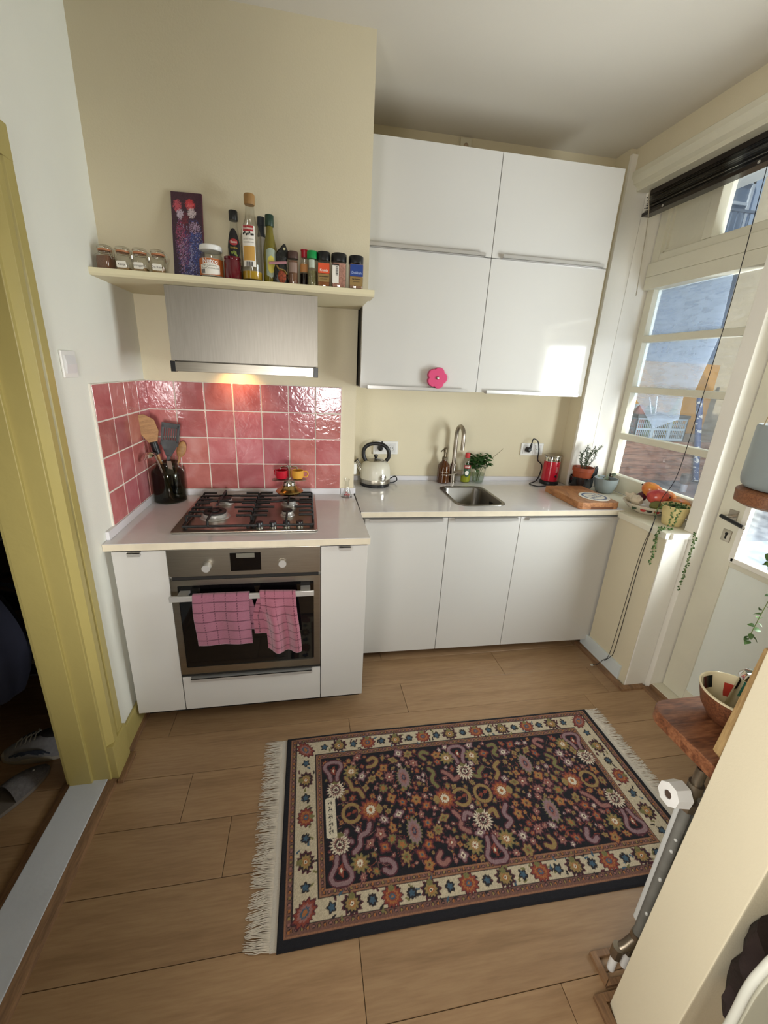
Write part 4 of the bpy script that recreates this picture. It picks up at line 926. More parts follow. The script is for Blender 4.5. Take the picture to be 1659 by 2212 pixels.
def as_part(o, root):
    bpy.context.view_layer.update(); o.parent = root; o.matrix_parent_inverse = root.matrix_world.inverted(); return o
as_part(MB().tube(bez([(1.272, .235, .93), (1.31, .22, .955), (1.325, .225, .93), (1.30, .22, .9155), (1.265, .215, .9155)], 8), .0035, 8).build('power_cord', CORD), kt)
# milk frother
FR = P('frother_red', 'b5152c', .2, var=.03, coat=.4)
t = thing('milk_frother', 'red cylindrical milk frother with chrome top', 'milk frother', (2.365, .205, CZ))
MB().lathe([(.056, 0), (.060, .004), (.060, .022), (.055, .026)], n=36).build('base', BLACK, t)
MB().lathe([(.0525, .026), (.053, .03), (.0505, .152), (.050, .155)], n=36).build('body', FR, t)
MB().lathe([(.050, .155), (.0505, .158), (.050, .186), (.049, .188)], n=36).build('collar', CHROME, t)
MB().lathe([(.053, .188), (.055, .191), (.053, .197), (.045, .199), (.001, .2)], n=36).build('lid', NICKEL, t)
wrap(text_mb('IIIIIIII', .020, .0002).xf(Matrix.Rotation(R(90), 4, 'Y')), .0525, .105, a0=.15).build('lettering', P('print_rose', 'd9a0a0', .5), t)
MB().lathe([(.0075, 0), (.0075, .002), (.001, .0022)], n=16).xf(Matrix.Translation((.006, -.0525, .062)) @ Matrix.Rotation(R(90), 4, 'X')).build('button', BLACK, t)
as_part(MB().tube(bez([tuple(skew_pt(2.2115, .266, 1.173)), (2.234, .255, 1.200), (2.268, .255, 1.182), (2.285, .255, 1.12), (2.288, .255, 1.06), (2.325, .255, 1.022), (2.318, .255, .95), (2.285, .235, .919), (2.215, .185, .9145), (2.235, .127, .9145), (2.30, .135, .9145), (2.345, .150, .9145)], 8), .0034, 8).build('power_cord', CORD), t)
# chopping board + coaster
CB = wood('chopping_board_wood', '8d5c36', 'a97246', 'b98455', scale=3, grain=(3, 1, 3), rough=.5, rings=4)
t = thing('chopping_board', 'thick wooden chopping board at the worktop end', 'chopping board', (2.348, -.150, CZ), R(-1))
MB().prism([(-.122, -.155), (-.104, -.172), (.108, -.172), (.124, -.158), (.124, .172), (-.122, .172)], 2, .0, .037, .003).build('board', CB, t)
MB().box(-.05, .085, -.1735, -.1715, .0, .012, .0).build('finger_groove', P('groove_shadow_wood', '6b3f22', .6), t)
t = thing('coaster', 'round white coaster with blue print on the chopping board', 'coaster', (2.385, -.215, .9482), R(20))
MB().lathe([(.082, 0), (.083, .001), (.082, .003), (.001, .003)], n=48).build('disc', PAPER, t)
mb = MB()
for i in range(60):
    a = 2*math.pi*i/60; p = Matrix.Rotation(a, 4, 'Z')
    q = MB().box(.058, .068, -.0021, .0019, .0031, .0034); q.xf(p); mb.add(q.v, q.f)
mb.add(*[(lambda m_: (m_.v, m_.f))(MB().lathe([(.058, .0031), (.058, .0034), (.0565, .0034), (.0565, .0031)], n=48, cap0=False, cap1=False))][0])
mb.build('ring_print', P('print_blue', '35568c', .6), t)
q = text_mb('HET BESTE', .017, .0003); q.v = [(x, z+.013, .0033) for x, y, z in q.v]; q.build('lettering', MATS['print_blue'], t)
q = text_mb('BROOD', .022, .0004); q.v = [(x, z-.014, .0033) for x, y, z in q.v]; q.build('lettering', MATS['print_blue'], t)
# ------------------------------------------------------------------ plants on the sill
SOIL = P('potting_soil', '2e241c', .95, var=.4, scale=80, bump=.6, bscale=120)
t = thing('plant_saucer_bowl', 'black bowl with brass foot under the rosemary pot', 'bowl', (2.503, .074, .9105))
MB().lathe([(.050, .010), (.062, .014), (.070, .03), (.070, .085), (.066, .085), (.066, .03), (.055, .018), (.001, .018)], n=36).build('bowl', P('black_ceramic', '16161a', .15, coat=.5), t)
MB().lathe([(.052, 0), (.053, .002), (.053, .010), (.049, .0105)], n=32).build('foot', BRASS, t)
t = thing('rosemary_plant', 'rosemary in a terracotta plastic pot at the window', 'plant', (2.503, .074, .93))
MB().lathe([(.045, 0), (.060, .10), (.064, .102), (.064, .125), (.061, .125), (.059, .104), (.044, .005), (.001, .004)], n=32).build('pot', P('terracotta_plastic', '9c4a2c', .5, var=.05), t)
MB().lathe([(.059, .105), (.001, .112)], n=24, cap0=True).build('soil', SOIL, t)
rr = random.Random(5); st_ = MB(); nl = MB()
for i in range(7):
    a = rr.uniform(0, 6.28); b = Vector((rr.uniform(-.03, .03), rr.uniform(-.02, .02), .108)); tip = b+Vector((rr.uniform(-.05, .10), rr.uniform(-.05, .02), rr.uniform(.07, .15)))
    pth = bez([b, b.lerp(tip, .5)+Vector((rr.uniform(-.02, .02), 0, .01)), tip], 7); st_.tube(pth, .0014, 5)
    for k_, p in enumerate(pth[2:]):
        for s in range(5):
            d = Vector((rr.uniform(-1, 1), rr.uniform(-1, 1), rr.uniform(.1, 1.2))).normalized()*rr.uniform(.012, .02)
            nl.tube([p, p+d*.5, p+d], [.0010, .0015, .0003], 4, cap=False)
st_.build('stems', P('woody_stem', '4d4034', .8), t)
tag(nl.build('needles', P('rosemary_green', '4a5a40', .6, var=.2, scale=60), t), kind='stuff')
GP = P('grey_ceramic', '8f9a9b', .3, var=.04, coat=.2)
t = thing('succulent_pot', 'grey ceramic pot with a small succulent on the sill', 'plant', (2.636, .018, .906))
MB().lathe([(.040, 0), (.050, .006), (.066, .05), (.069, .085), (.0695, .092), (.066, .092), (.064, .05), (.001, .048)], n=36).build('pot', GP, t)
MB().lathe([(.065, .07), (.001, .076)], n=24).build('soil', SOIL, t)
SUC = P('succulent_leaf', '7d8a74', .55, var=.12, scale=30)
MB().tube(bez([(-.01, -.01, .074), (-.03, -.03, .11), (-.055, -.04, .105)], 5), .0028, 6).tube(bez([(.015, 0, .074), (.012, -.01, .10), (.02, -.03, .11)], 5), .0025, 6).build('stems', P('brown_stem', '6a5644', .7), t)
for (x, y, z, rx, rz) in ((-.055, -.045, .100, 2.4, .5), (-.065, -.035, .108, .4, 1.9), (-.05, -.05, .095, 2.6, -.4), (.02, -.03, .108, 1.2, 2.6), (.0, -.02, .088, .6, 2.0)):
    link('leaf', leaf_mesh(.038, .028, SUC, .4), t, (x, y, z), (rx, 0, rz))
tag(MB().prism([(0, 0), (.036, 0), (.036, .06), (.026, .078), (.006, .05)], 1, 0, .012, .003).build('window_magnet', BLACK, loc=(2.625, .134, .97)), 'small black magnet on the window frame beside the rosemary', 'magnet')
# fruit bowl
BW = P('glazed_earthenware', 'd9d2c0', .2, var=.03, coat=.4)
BC = (2.605, -.365, .906)
t = thing('fruit_bowl', 'patterned earthenware bowl full of fruit on the sill', 'bowl', BC)
MB().lathe([(.055, 0), (.060, .004), (.095, .022), (.124, .052), (.127, .056), (.123, .056), (.092, .028), (.055, .012), (.001, .010)], n=48).build('vessel', BW, t)
for k_, (a, col) in enumerate(((-1.95, 'a8322c'), (-1.68, '2a2620'), (-1.3, '8f3a26'), (-2.25, '2a2620'), (-2.5, 'a8322c'), (-.95, '2a2620'), (-.6, 'a8322c'), (-2.9, '384a34'))):
    m_ = Matrix.Rotation(a, 4, 'Z') @ Matrix.Translation((.1115, 0, .0365)) @ Matrix.Rotation(R(46), 4, 'Y')
    MB().ell((0, 0, 0), .012, .014, .0012, 14, 6, m=m_.to_3x3()).xf(Matrix.Translation(m_.translation)).build('painted_motif', P('motif_'+str(k_), col, .25, coat=.4), t)
MANGO = {'r': ('c2483a', 'b03048'), 'o': ('d98a3a', 'd0703a')}
def fruit_mat(name, a, b):
    M, nt, out = newmat(name); bs = nd(nt, 'ShaderNodeBsdfPrincipled'); nt.links.new(bs.outputs[0], out.inputs[0])
    v = coords(nt); n = nd(nt, 'ShaderNodeTexNoise'); n.inputs['Scale'].default_value = 16; n.inputs['Detail'].default_value = 3; nt.links.new(v, n.inputs['Vector'])
    nt.links.new(ramp(nt, n.outputs['Fac'], [(.35, a), (.65, b)]), bs.inputs['Base Color']); bs.inputs['Roughness'].default_value = .28; bs.inputs['Coat Weight'].default_value = .2; return M
MR = fruit_mat('mango_red', 'a8283c', 'd0604a'); MO = fruit_mat('mango_orange', 'cf6a34', 'dd9a44')
def mango(label, loc, rot, mat):
    f = thing('mango', label, 'mango', loc, 0, 'mangoes in the fruit bowl'); f.rotation_euler = rot
    mb = MB().ell((0, 0, 0), .052, .041, .041, 20, 14)
    mb.v = [(x, y+.004*math.sin(x*40), z+.006*(x/.05)**2) for x, y, z in mb.v]; mb.build('flesh', mat, f)
    MB().cyl((.049, 0, .004), (.057, 0, .006), .006, .004, n=8).build('stem_scar', P('scar', '3a2a1e', .8) if 'scar' not in MATS else MATS['scar'], f)
    return f
mango('red mango in front of the other mangoes', (2.612, -.405, 1.004), (.2, -.1, -.9), MR)
mango('red orange mango on top at the back of the bowl', (2.645, -.322, 1.018), (.3, -.35, 2.2), MO)
mango('orange mango between the red mango and the window', (2.695, -.385, .988), (0, .1, .6), MO)
mango('golden mango nearest the yellow bucket', (2.690, -.468, .972), (.1, .1, -.5), MO)
GAR = P('garlic_skin', 'cfc2ac', .6, var=.12, scale=24)
t = thing('garlic_bulb', 'white garlic bulb at the front of the fruit bowl', 'garlic', (2.555, -.335, .966))
mb = MB().lathe([(.004, -.024), (.022, -.02), (.031, -.004), (.027, .012), (.012, .022), (.006, .034), (.004, .046)], n=28)
mb.v = [(x*(1+.09*math.cos(7*math.atan2(y, x))), y*(1+.09*math.cos(7*math.atan2(y, x))), z) for x, y, z in mb.v]; mb.build('bulb', GAR, t)
t.rotation_euler = (R(70), 0, R(120))
t = thing('garlic_bulb', 'second garlic bulb with peeling skin near the bowl rim', 'garlic', (2.575, -.275, .964))
mb = MB().lathe([(.004, -.022), (.02, -.018), (.028, -.004), (.024, .012), (.010, .02), (.005, .04)], n=28)
mb.v = [(x*(1+.09*math.cos(6*math.atan2(y, x))), y*(1+.09*math.cos(6*math.atan2(y, x))), z) for x, y, z in mb.v]; mb.build('bulb', GAR, t); t.rotation_euler = (R(-60), 0, R(40))
t = thing('red_onion', 'small dark red onion behind the garlic', 'onion', (2.615, -.30, .976))
MB().lathe([(.003, -.024), (.018, -.02), (.027, -.004), (.022, .014), (.008, .024), (.003, .036)], n=24).build('bulb', P('onion_skin', '4a1826', .35, var=.2), t)
t = thing('avocado', 'green avocado half hidden behind the yellow bucket', 'avocado', (2.588, -.438, .966))
MB().ell((0, 0, 0), .042, .027, .026, 18, 12).build('fruit', P('avocado_skin', '6b6a34', .6, var=.2, scale=40, bump=.3, bscale=120), t)
# yellow bucket with string of pearls
BK = P('bucket_enamel', 'd8c68e', .35, var=.02)
t = thing('bucket_planter', 'small yellow bucket with trailing string-of-pearls', 'plant', (2.585, -.548, .906))
MB().lathe([(.042, 0), (.044, .002), (.0505, .045), (.052, .047), (.0515, .05), (.0535, .056), (.063, .098), (.0655, .10), (.063, .102), (.060, .098), (.042, .006), (.001, .005)], n=36).build('bucket', BK, t)
MB().lathe([(.059, .085), (.001, .090)], n=24).build('soil', SOIL, t)
PRL = P('pearl_green', '3f5a2c', .4, var=.2, scale=40); VST = P('vine_green', '6f8048', .6)
rr = random.Random(21)
def strand(root, pts, stemr, pr_, step, mat, smat, both):
    path = bez(pts, 10); MB_ = MB().tube(path, stemr, 5); MB_.build('strand', smat, root)
    pe = MB(); acc = 0; last = path[0]
    for p in path:
        acc += (p-last).length; last = p
        while acc > step:
            acc -= step; d = Vector((rr.uniform(-1, 1), rr.uniform(-1, 1), rr.uniform(-.4, .4))).normalized()*pr_*1.5
            pe.ell(p+d, pr_, pr_, pr_*rr.uniform(.9, 1.2), 7, 5)
    pe.build('pearls', mat, root)
strand(t, [(-.02, -.03, .09), (-.045, -.045, .108), (-.064, -.05, .08), (-.068, -.05, .03), (-.09, -.06, .006), (-.135, -.068, .005), (-.147, -.07, -.03), (-.15, -.08, -.10), (-.155, -.09, -.18)], .0009, .0042, .0085, PRL, VST, 1)
strand(t, [(-.01, -.03, .09), (-.03, -.05, .106), (-.048, -.064, .08), (-.055, -.067, .02), (-.085, -.075, .006), (-.137, -.08, .005), (-.148, -.083, -.04), (-.15, -.09, -.13)], .0009, .0042, .009, PRL, VST, 1)
strand(t, [(.03, -.03, .09), (.05, -.05, .108), (.048, -.072, .07), (.02, -.11, .008), (.0, -.132, .005), (-.005, -.147, -.03), (-.008, -.15, -.12), (-.012, -.152, -.20), (-.016, -.154, -.29)], .0009, .0042, .0105, PRL, VST, 1)
strand(t, [(.02, -.03, .09), (.042, -.055, .108), (.042, -.075, .08), (.015, -.115, .008), (-.006, -.133, .005), (-.012, -.148, -.03), (-.014, -.152, -.12), (-.02, -.154, -.24)], .0008, .0032, .010, PRL, VST, 1)
strand(t, [(-.03, .0, .09), (-.055, .0, .108), (-.075, .01, .09), (-.09, .02, .07), (-.10, .0, .035)], .0009, .0038, .008, PRL, VST, 1)
cl = MB()
for i in range(40):
    a = rr.uniform(0, 6.28); r_ = rr.uniform(0, .05); cl.ell((r_*math.cos(a)-.01, r_*math.sin(a)-.015, .094+rr.uniform(0, .018)), .0045, .0045, .005, 7, 5)
cl.build('pearl_tuft', PRL, t)
# ------------------------------------------------------------------ blind
bl = thing('venetian_blind', 'dark venetian blind pulled up at the window head', 'blind', (2.605, -.75, 2.44))
SLAT = P('dark_slat', '1e1614', .3, var=.15, scale=12, coat=.2)
MB().box(-.022, .022, -.85, .865, .092, .116, .002).build('head_rail', SLAT, bl)
for i in range(9):
    rr_ = random.Random(i); z = .022+i*.0078; th = rr_.uniform(-.012, .004)
    mb = MB(); vs = []
    for yy in (-.85+.004*rr_.random(), .875-rr_.uniform(0, .02)):
        for q in range(5): vs.append((-.026+.013*q, yy, z+.003*math.sin(math.pi*q/4)+th*(q-2)*.12))
        for q in range(5): vs.append((-.026+.013*q, yy, z+.003*math.sin(math.pi*q/4)+th*(q-2)*.12-.0016))
    fs = []
    for q in range(4): fs += [(q, q+1, 11+q, 10+q), (5+q, 15+q, 16+q, 6+q)]
    fs += [(0, 10, 15, 5), (4, 9, 19, 14), tuple(range(5))+tuple(range(9, 4, -1)), tuple(range(10, 15))+tuple(range(19, 14, -1))]
    mb.add(vs, fs).build('slat', SLAT, bl)
MB().box(-.025, .025, -.85, .885, .0, .018, .003).build('bottom_rail', SLAT, bl)
for yy in (.742, .27): MB().lathe([(.006, 0), (.006, .002), (.001, .0022)], n=12).xf(Matrix.Translation((-.026, yy, .009)) @ Matrix.Rotation(R(-90), 4, 'Y')).build('rail_button', ALU, bl)
tag(MB().tube(bez([(2.562, .085, 2.553), (2.566, .084, 2.50), (2.58, .08, 2.43), (2.60, .085, 2.25), (2.62, .09, 2.05)], 6), .0022, 6).tube(bez([(2.562, .09, 2.55), (2.568, .09, 2.50), (2.585, .085, 2.43), (2.605, .09, 2.25), (2.622, .095, 2.05)], 6), .0015, 5).build('tilt_cord', P('pale_cord', 'a89f8c', .7)), 'pale tilt cords hanging from the left end of the blind', 'cord')
tag(MB().tube(bez([(2.618, -.484, 2.452), (2.615, -.50, 2.0), (2.61, -.497, 1.5), (2.60, -.492, 1.15), (2.535, -.505, 1.03), (2.485, -.545, .95), (2.4395, -.585, .905), (2.4425, -.567, .72), (2.441, -.562, .2), (2.44, -.545, .105), (2.43, -.515, .06), (2.412, -.495, .012), (2.398, -.484, .008)], 8), .0016, 6).tube(bez([(2.484, -.545, .951), (2.441, -.580, .90), (2.4415, -.555, .72), (2.4415, -.540, .2), (2.436, -.53, .08), (2.43, -.515, .06)], 8), .0014, 5).build('blind_pull_cord', CORD), 'long dark blind cord trailing over the sill to the floor', 'cord')
tag(MB().box(2.385, 2.40, -.491, -.478, .001, .008, .002).build('cord_tassel', P('clear_tassel', 'c9c4b8', .4)), 'small clear cord end lying on the floor', 'cord end')
# ------------------------------------------------------------------ sensor box above the wall cabinets, white plug on the chimney side
t = thing('alarm_sensor', 'small cream sensor box above the wall cabinets', 'sensor', SX(1.585, .3077, 2.70), SKA)
MB().box(-.03, .03, -.018, 0, -.03, .04, .004).build('case', P('aged_plastic', 'd3ccb4', .5), t); MB().ell((0, -.018, .005), .013, .010, .013, 14, 8).build('lens', P('lens_tan', 'a8937a', .3), t)
t = thing('adapter_plug', 'white plug hanging on the chimney side wall', 'plug', (1.0245, .12, 1.03))
MB().box(0, .028, -.02, .02, -.035, .03, .006).build('case', WHITEP, t); MB().tube(bez([(.012, 0, .03), (.006, .0, .12), (.004, .03, .20)], 5), .0018, 6).build('lead', WHITEP, t)
# ------------------------------------------------------------------ hanging planter near the door
hp_ = thing('hanging_planter', 'grey hanging planter on a wooden disc with trailing vine', 'plant', (2.345, -1.11, 1.19))
MB().lathe([(.085, 0), (.105, .01), (.108, .05), (.098, .058)], n=32).build('wood_base', wood('planter_wood', '6b4128', '8a5a38', scale=4, rough=.5), hp_)
MB().lathe([(.078, .060), (.092, .064), (.101, .074), (.105, .09), (.106, .11), (.106, .27), (.102, .275), (.098, .11), (.08, .075), (.001, .07)], n=36).build('pot', P('planter_grey', '8b9494', .35, var=.05), hp_)
MB().lathe([(.094, .24), (.001, .25)], n=24).build('soil', SOIL, hp_)
cm = MB()
for a in (.6, 2.7, 4.8): cm.tube([(.1*math.cos(a), .1*math.sin(a), .27), (0, 0, .9)], .002, 5)
cm.tube([(0, 0, .9), (0, 0, 1.559)], .002, 5).build('hanging_cord', P('jute', '9a8a6a', .9), hp_)
VL = P('vine_leaf', '4f7038', .5, var=.2, scale=40, rvar=.2); vlm = leaf_mesh(.026, .020, VL, .3)
vines = [[(-.06, -.05, .26), (-.115, -.08, .27), (-.125, -.09, .2), (-.11, -.10, .12), (-.15, -.09, .07)],
         [(-.02, -.08, .26), (-.03, -.115, .25), (-.02, -.12, .1), (-.03, -.115, -.05), (.0, -.11, -.2), (-.01, -.10, -.3), (-.03, -.10, -.42), (-.035, -.10, -.47)],
         [(.02, -.08, .26), (.02, -.12, .24), (.03, -.125, .05), (.01, -.12, -.1), (-.02, -.12, -.16), (.01, -.12, -.22)],
         [(-.04, -.07, .26), (-.07, -.105, .25), (-.075, -.11, .1), (-.06, -.11, -.02), (-.09, -.11, -.13), (-.06, -.11, -.17)],
         [(.04, -.07, .26), (.05, -.11, .24), (.06, -.115, .0), (.04, -.11, -.13), (.05, -.11, -.25)],
         [(.0, -.07, .26), (.0, -.12, .22), (.0, -.125, -.02), (.02, -.12, -.18), (-.02, -.11, -.26)]]
rr = random.Random(9)
for vp in vines:
    path = bez(vp, 8); MB().tube(path, .0014, 5).build('vine', VST, hp_)
    for i, p in enumerate(path[3:]):
        if rr.random() < .75:
            o = link('leaf', vlm, hp_, p, (rr.uniform(-.9, .3), rr.uniform(-.6, .6), rr.uniform(0, 6.28))); s = rr.uniform(.7, 1.2); o.scale = (s, s, s)
# ------------------------------------------------------------------ radiator corner at the near right
RADW = P('radiator_enamel', 'c9cac6', .35, var=.02); PIPEG = P('worn_grey_paint', '6f6e68', .5, var=.15, scale=20)
BRZ = P('old_brass_fitting', '8d8272', .35, .9, var=.15, scale=30)
rd = thing('radiator', 'white panel radiator behind the wall end', 'radiator', (1.64, -1.655, .155))
MB().box(.012, .86, .030, .048, 0, .475, .006).build('front_panel', RADW, rd)
MB().box(.012, .86, -.02, -.004, .01, .465, .005).build('rear_panel', RADW, rd)
for i in range(16): 
    MB().box(.03+i*.052, .06+i*.052, .048, .053, .02, .455, .002).build('rib', RADW, rd)
MB().cyl((0, .013, .0), (0, .013, .475), .0115, n=14).build('end_pipe', PIPEG, rd)
ch = MB()
for z, r_ in ((.10, .006), (.235, .007), (.34, .005), (.38, .004)): ch.ell((-.0085, .005, z), .004, .004, r_, 8, 6)
ch.build('paint_chips', RADW, rd)
MB().cyl((0, .013, .475), (0, .013, .50), .017, n=8).cyl((0, .013, .50), (0, .013, .53), .011, n=12).cyl((0, .013, .53), (0, .013, .555), .016, n=14).cyl((0, .013, .555), (.0, .013, .60), .011, n=12).build('top_valve', BRZ, rd)
mb = MB().lathe([(.020, 0), (.030, .01), (.027, .048), (.010, .05), (.009, .044), (.001, .044)], n=8); mb.xf(Matrix.Translation((-.012, .02, .515)) @ Matrix.Rotation(R(-82), 4, 'Y') @ Matrix.Rotation(R(20), 4, 'Z')); kb = mb.build('valve_knob', WHITEP, rd, smooth=20)
MB().cyl((-.0585, .02, .5215), (-.0600, .02, .5217), .0085, n=12).build('knob_hole', P('hole_brown', '4a3a30', .7), kb)
MB().cyl((0, .013, 0), (0, .013, -.03), .015, n=8).tube([(0, .013, -.02), (-.02, .014, -.05), (-.04, .016, -.07)], .013, 12).cyl((-.042, .016, -.055), (-.042, .016, -.095), .015, n=8).cyl((0, .016, -.03), (0, .016, -.095), .013, n=8).build('bottom_valve', BRZ, rd)
MB().cyl((-.042, .016, -.09), (-.042, .016, -.155), .010, n=12).cyl((0, .016, -.09), (0, .016, -.155), .010, n=12).build('supply_pipe', WHITEP, rd)
MB().box(.3, .33, -.044, -.02, .1, .35).build('wall_bracket', PIPEG, rd)
struct('trim_19', MB().prism([(1.555, -1.672), (1.575, -1.66), (1.575, -1.618), (1.66, -1.618), (1.66, -1.603), (1.555, -1.603)], 2, 0, .012, .002).prism([(1.555, -1.674), (1.66, -1.674), (1.66, -1.662), (1.573, -1.662)], 2, 0, .012), MOULD, 'oak collar round the radiator pipes')
struct('trim_20', MB().prism([(1.508, -1.683), (2.5, -1.683), (2.5, -1.6995), (1.5345, -1.6995), (1.5345, -1.86), (1.508, -1.86)], 2, 0, .014, .002), MOULD, 'oak strip round the wall end')
# teak shelf above the radiator
TEAK = wood('teak', '53301f', '75482e', '8f5f40', scale=2.2, grain=(1.2, 7, 7), rough=.4, rings=5, coat=.1)
pl = [(1.60, -1.698), (2.45, -1.698), (2.45, -1.505)]+[(1.645+.045*math.cos(R(a)), -1.55+.045*math.sin(R(a))) for a in range(90, 181, 15)]
tag(MB().prism(pl, 2, .785, .82, .004).box(1.9, 1.93, -1.698, -1.6, .70, .785).build('wall_shelf', TEAK), 'brown teak shelf above the radiator', 'shelf')
# painted bowl
t = thing('painted_bowl', 'wooden bowl painted inside with green, red and black', 'bowl', (1.75, -1.585, .8205))
BI = P('cream_lacquer', 'cfc2a0', .12, coat=.6, var=.02)
MB().lathe([(.036, 0), (.041, .002), (.062, .035), (.074, .077), (.0735, .080)], n=44, cap1=False).build('outside', wood('bowl_wood', '4a2a1c', '70452c', scale=6, rough=.3), t)
MB().lathe([(.074, .077), (.0745, .081), (.071, .0815), (.058, .036), (.036, .010), (.001, .008)], n=44, cap0=False).build('inside', BI, t)
def bowl_patch(a0, a1, z0, z1, col, nm):
    mb = MB(); vs = []; n = 8
    for j in range(5):
        z = z0+(z1-z0)*j/4; r_ = np.interp(z, [.010, .036, .0815], [.036, .058, .071])-.0012
        for i in range(n+1): a = R(a0+(a1-a0)*i/n); vs.append((r_*math.cos(a), r_*math.sin(a), z))
    mb.add(vs, [(j*(n+1)+i, j*(n+1)+i+1, (j+1)*(n+1)+i+1, (j+1)*(n+1)+i) for j in range(4) for i in range(n)])
    mb.build('painted_panel', P(nm, col, .15, coat=.6), t)
bowl_patch(150, 195, .03, .066, '2f6b58', 'lacquer_green'); bowl_patch(85, 112, .045, .074, '1c1818', 'lacquer_black'); bowl_patch(205, 225, .02, .05, 'a8382c', 'lacquer_red')
bowl_patch(235, 262, .018, .055, '1c1818', 'lacquer_black2'); bowl_patch(40, 60, .03, .06, 'a8382c', 'lacquer_red2'); bowl_patch(0, 25, .03, .066, '2f6b58', 'lacquer_green2')
t = thing('steel_beaker', 'shiny steel beaker standing in the painted bowl', 'beaker', (1.758, -1.588, .8310)); t.rotation_euler = (R(2), R(5), 0)
MB().lathe([(.024, 0), (.026, .003), (.0255, .105), (.029, .111), (.029, .116), (.022, .128), (.001, .133)], n=36).build('body', CHROME, t)
t = thing('leaning_board', 'pale wooden board leaning against the wall end', 'board', (1.60, -1.676, .8205)); t.rotation_euler = (R(3.5), 0, 0)
MB().prism([(0, .03), (.03, 0), (.42, 0), (.42, .30), (.0, .30)], 1, -.009, .009, .004).build('plank', wood('pale_board', '8a6e46', 'a68a5c', scale=4, grain=(6, 6, 1), rough=.6, rings=2), t)
# white chair with a dark jacket at the frame corner
t = thing('white_chair', 'white tubular chair cut off by the lower right corner', 'chair', (1.83, -2.06, 0))
WT = P('white_tube', 'c8c8bc', .35)
MB().tube(bez([(-.385, .13, 0), (-.388, .13, .40), (-.389, .13, .59), (-.393, .13, .675), (-.386, .13, .722), (-.36, .13, .77), (-.28, .13, .80), (.1, .13, .80), (.24, .13, .72), (.26, .13, .42), (.26, .13, 0)], 8), .0065, 12).build('back_frame', WT, t)
MB().prism(rrect(-.375, .25, -.25, .12, .05), 2, .42, .45, .006).build('seat', WT, t)
for x in (-.32, .22): MB().cyl((x, -.22, 0), (x, -.20, .42), .011, n=10).build('leg', WT, t)
MB().prism([(-.37, .50), (-.373, .60), (-.374, .66), (-.365, .71), (-.34, .75), (-.26, .785), (.1, .785), (.2, .7), (.24, .5)], 1, .126, .132, .002).build('backrest', P('white_mesh', 'b9b7a4', .7), t)
t = thing('dark_jacket', 'dark brown jacket slung on the white chair', 'jacket', (1.525, -1.900, .452))
rings = []
for k_ in range(10):
    z = k_*.022; rings.append([(.07+(.065+.006*math.sin(k_*2.3)+.01*math.sin(3*a+k_))*math.cos(a), (.05+.01*math.sin(2*a+k_*1.3))*math.sin(a), z) for a in [2*math.pi*i/20 for i in range(20)]])
MB().ring_loft(rings).build('cloth', P('brown_cloth', '2a1d1a', .85, var=.3, scale=20, bump=.4, bscale=40), t)
# ------------------------------------------------------------------ rug
RW, RH = 1.46, .70; RES = .0025
nx, ny = int(RW/RES), int(RH/RES)
Cn = dict(navy='0e0d15', brown='6b4a40', brn2='8a6148', cream='b4a78e', line='231c1e', red='7d3a2c', orange='9a6236', gold='8a7246', mauve='84696c', white='c9bfa8', blue='3b5364', olive='6d6840', rose='8a5f58', wine='4a1f28')
Cn = {k: np.array(lin(v)) for k, v in Cn.items()}
IMG = np.zeros((ny+1, nx+1, 3)); GX, GY = np.meshgrid(np.arange(nx+1)*RES, np.arange(ny+1)*RES)
rs = np.random.RandomState(2); NZ = rs.rand(ny+1, nx+1)
def fillm(m_, c): IMG[m_] = Cn[c]
IMG[:] = Cn['navy']
EL, EF = .022, .034   # plain navy selvedge: narrow at the ends, wider at the front
def rect(x0, y0, x1, y1): return (GX >= x0) & (GX <= x1) & (GY >= y0) & (GY <= y1)
fillm(rect(.020, .024, RW-.020, RH-.012), 'brn2'); fillm(rect(.025, .028, RW-.025, RH-.016), 'brown')
fillm(rect(.040, .048, RW-.040, RH-.030), 'line'); fillm(rect(.043, .051, RW-.043, RH-.033), 'cream')
fillm(rect(.120, .104, RW-.120, RH-.095), 'line'); fillm(rect(.123, .107, RW-.123, RH-.098), 'brn2'); fillm(rect(.128, .111, RW-.128, RH-.102), 'brown'); fillm(rect(.141, .122, RW-.141, RH-.113), 'brn2'); fillm(rect(.145, .126, RW-.145, RH-.117), 'navy')
FIELD = rect(.146, .127, RW-.146, RH-.118)
def win_(cx, cy, r_):
    i0, i1 = max(0, int((cx-r_)/RES)), min(nx, int((cx+r_)/RES)+1); j0, j1 = max(0, int((cy-r_)/RES)), min(ny, int((cy+r_)/RES)+1)
    return slice(j0, j1+1), slice(i0, i1+1)
def flower(cx, cy, rx, ry, pet, layers, rot=0.0, jag=.22):
    w = win_(cx, cy, max(rx, ry)*1.4); X = GX[w]-cx; Y = GY[w]-cy
    xr = X*math.cos(rot)+Y*math.sin(rot); yr = -X*math.sin(rot)+Y*math.cos(rot)
    rad = np.sqrt((xr/rx)**2+(yr/ry)**2); ang = np.arctan2(yr, xr)
    edge = 1+jag*(np.abs((ang*pet/(2*math.pi)) % 1-.5)*2-.5)*2*.5
    sub = IMG[w]
    for fr_, c in layers: sub[rad < edge*fr_] = Cn[c]
    IMG[w] = sub
def curve(pts, wd, c, edge=None):
    ps = bez([(a, b, 0) for a, b in pts], 12)
    for col, w_ in (((edge, wd+.0045),) if edge else ())+((c, wd),):
        for p in ps:
            s = win_(p.x, p.y, w_); m_ = (GX[s]-p.x)**2+(GY[s]-p.y)**2 < w_*w_; sub = IMG[s]; sub[m_] = Cn[col]; IMG[s] = sub
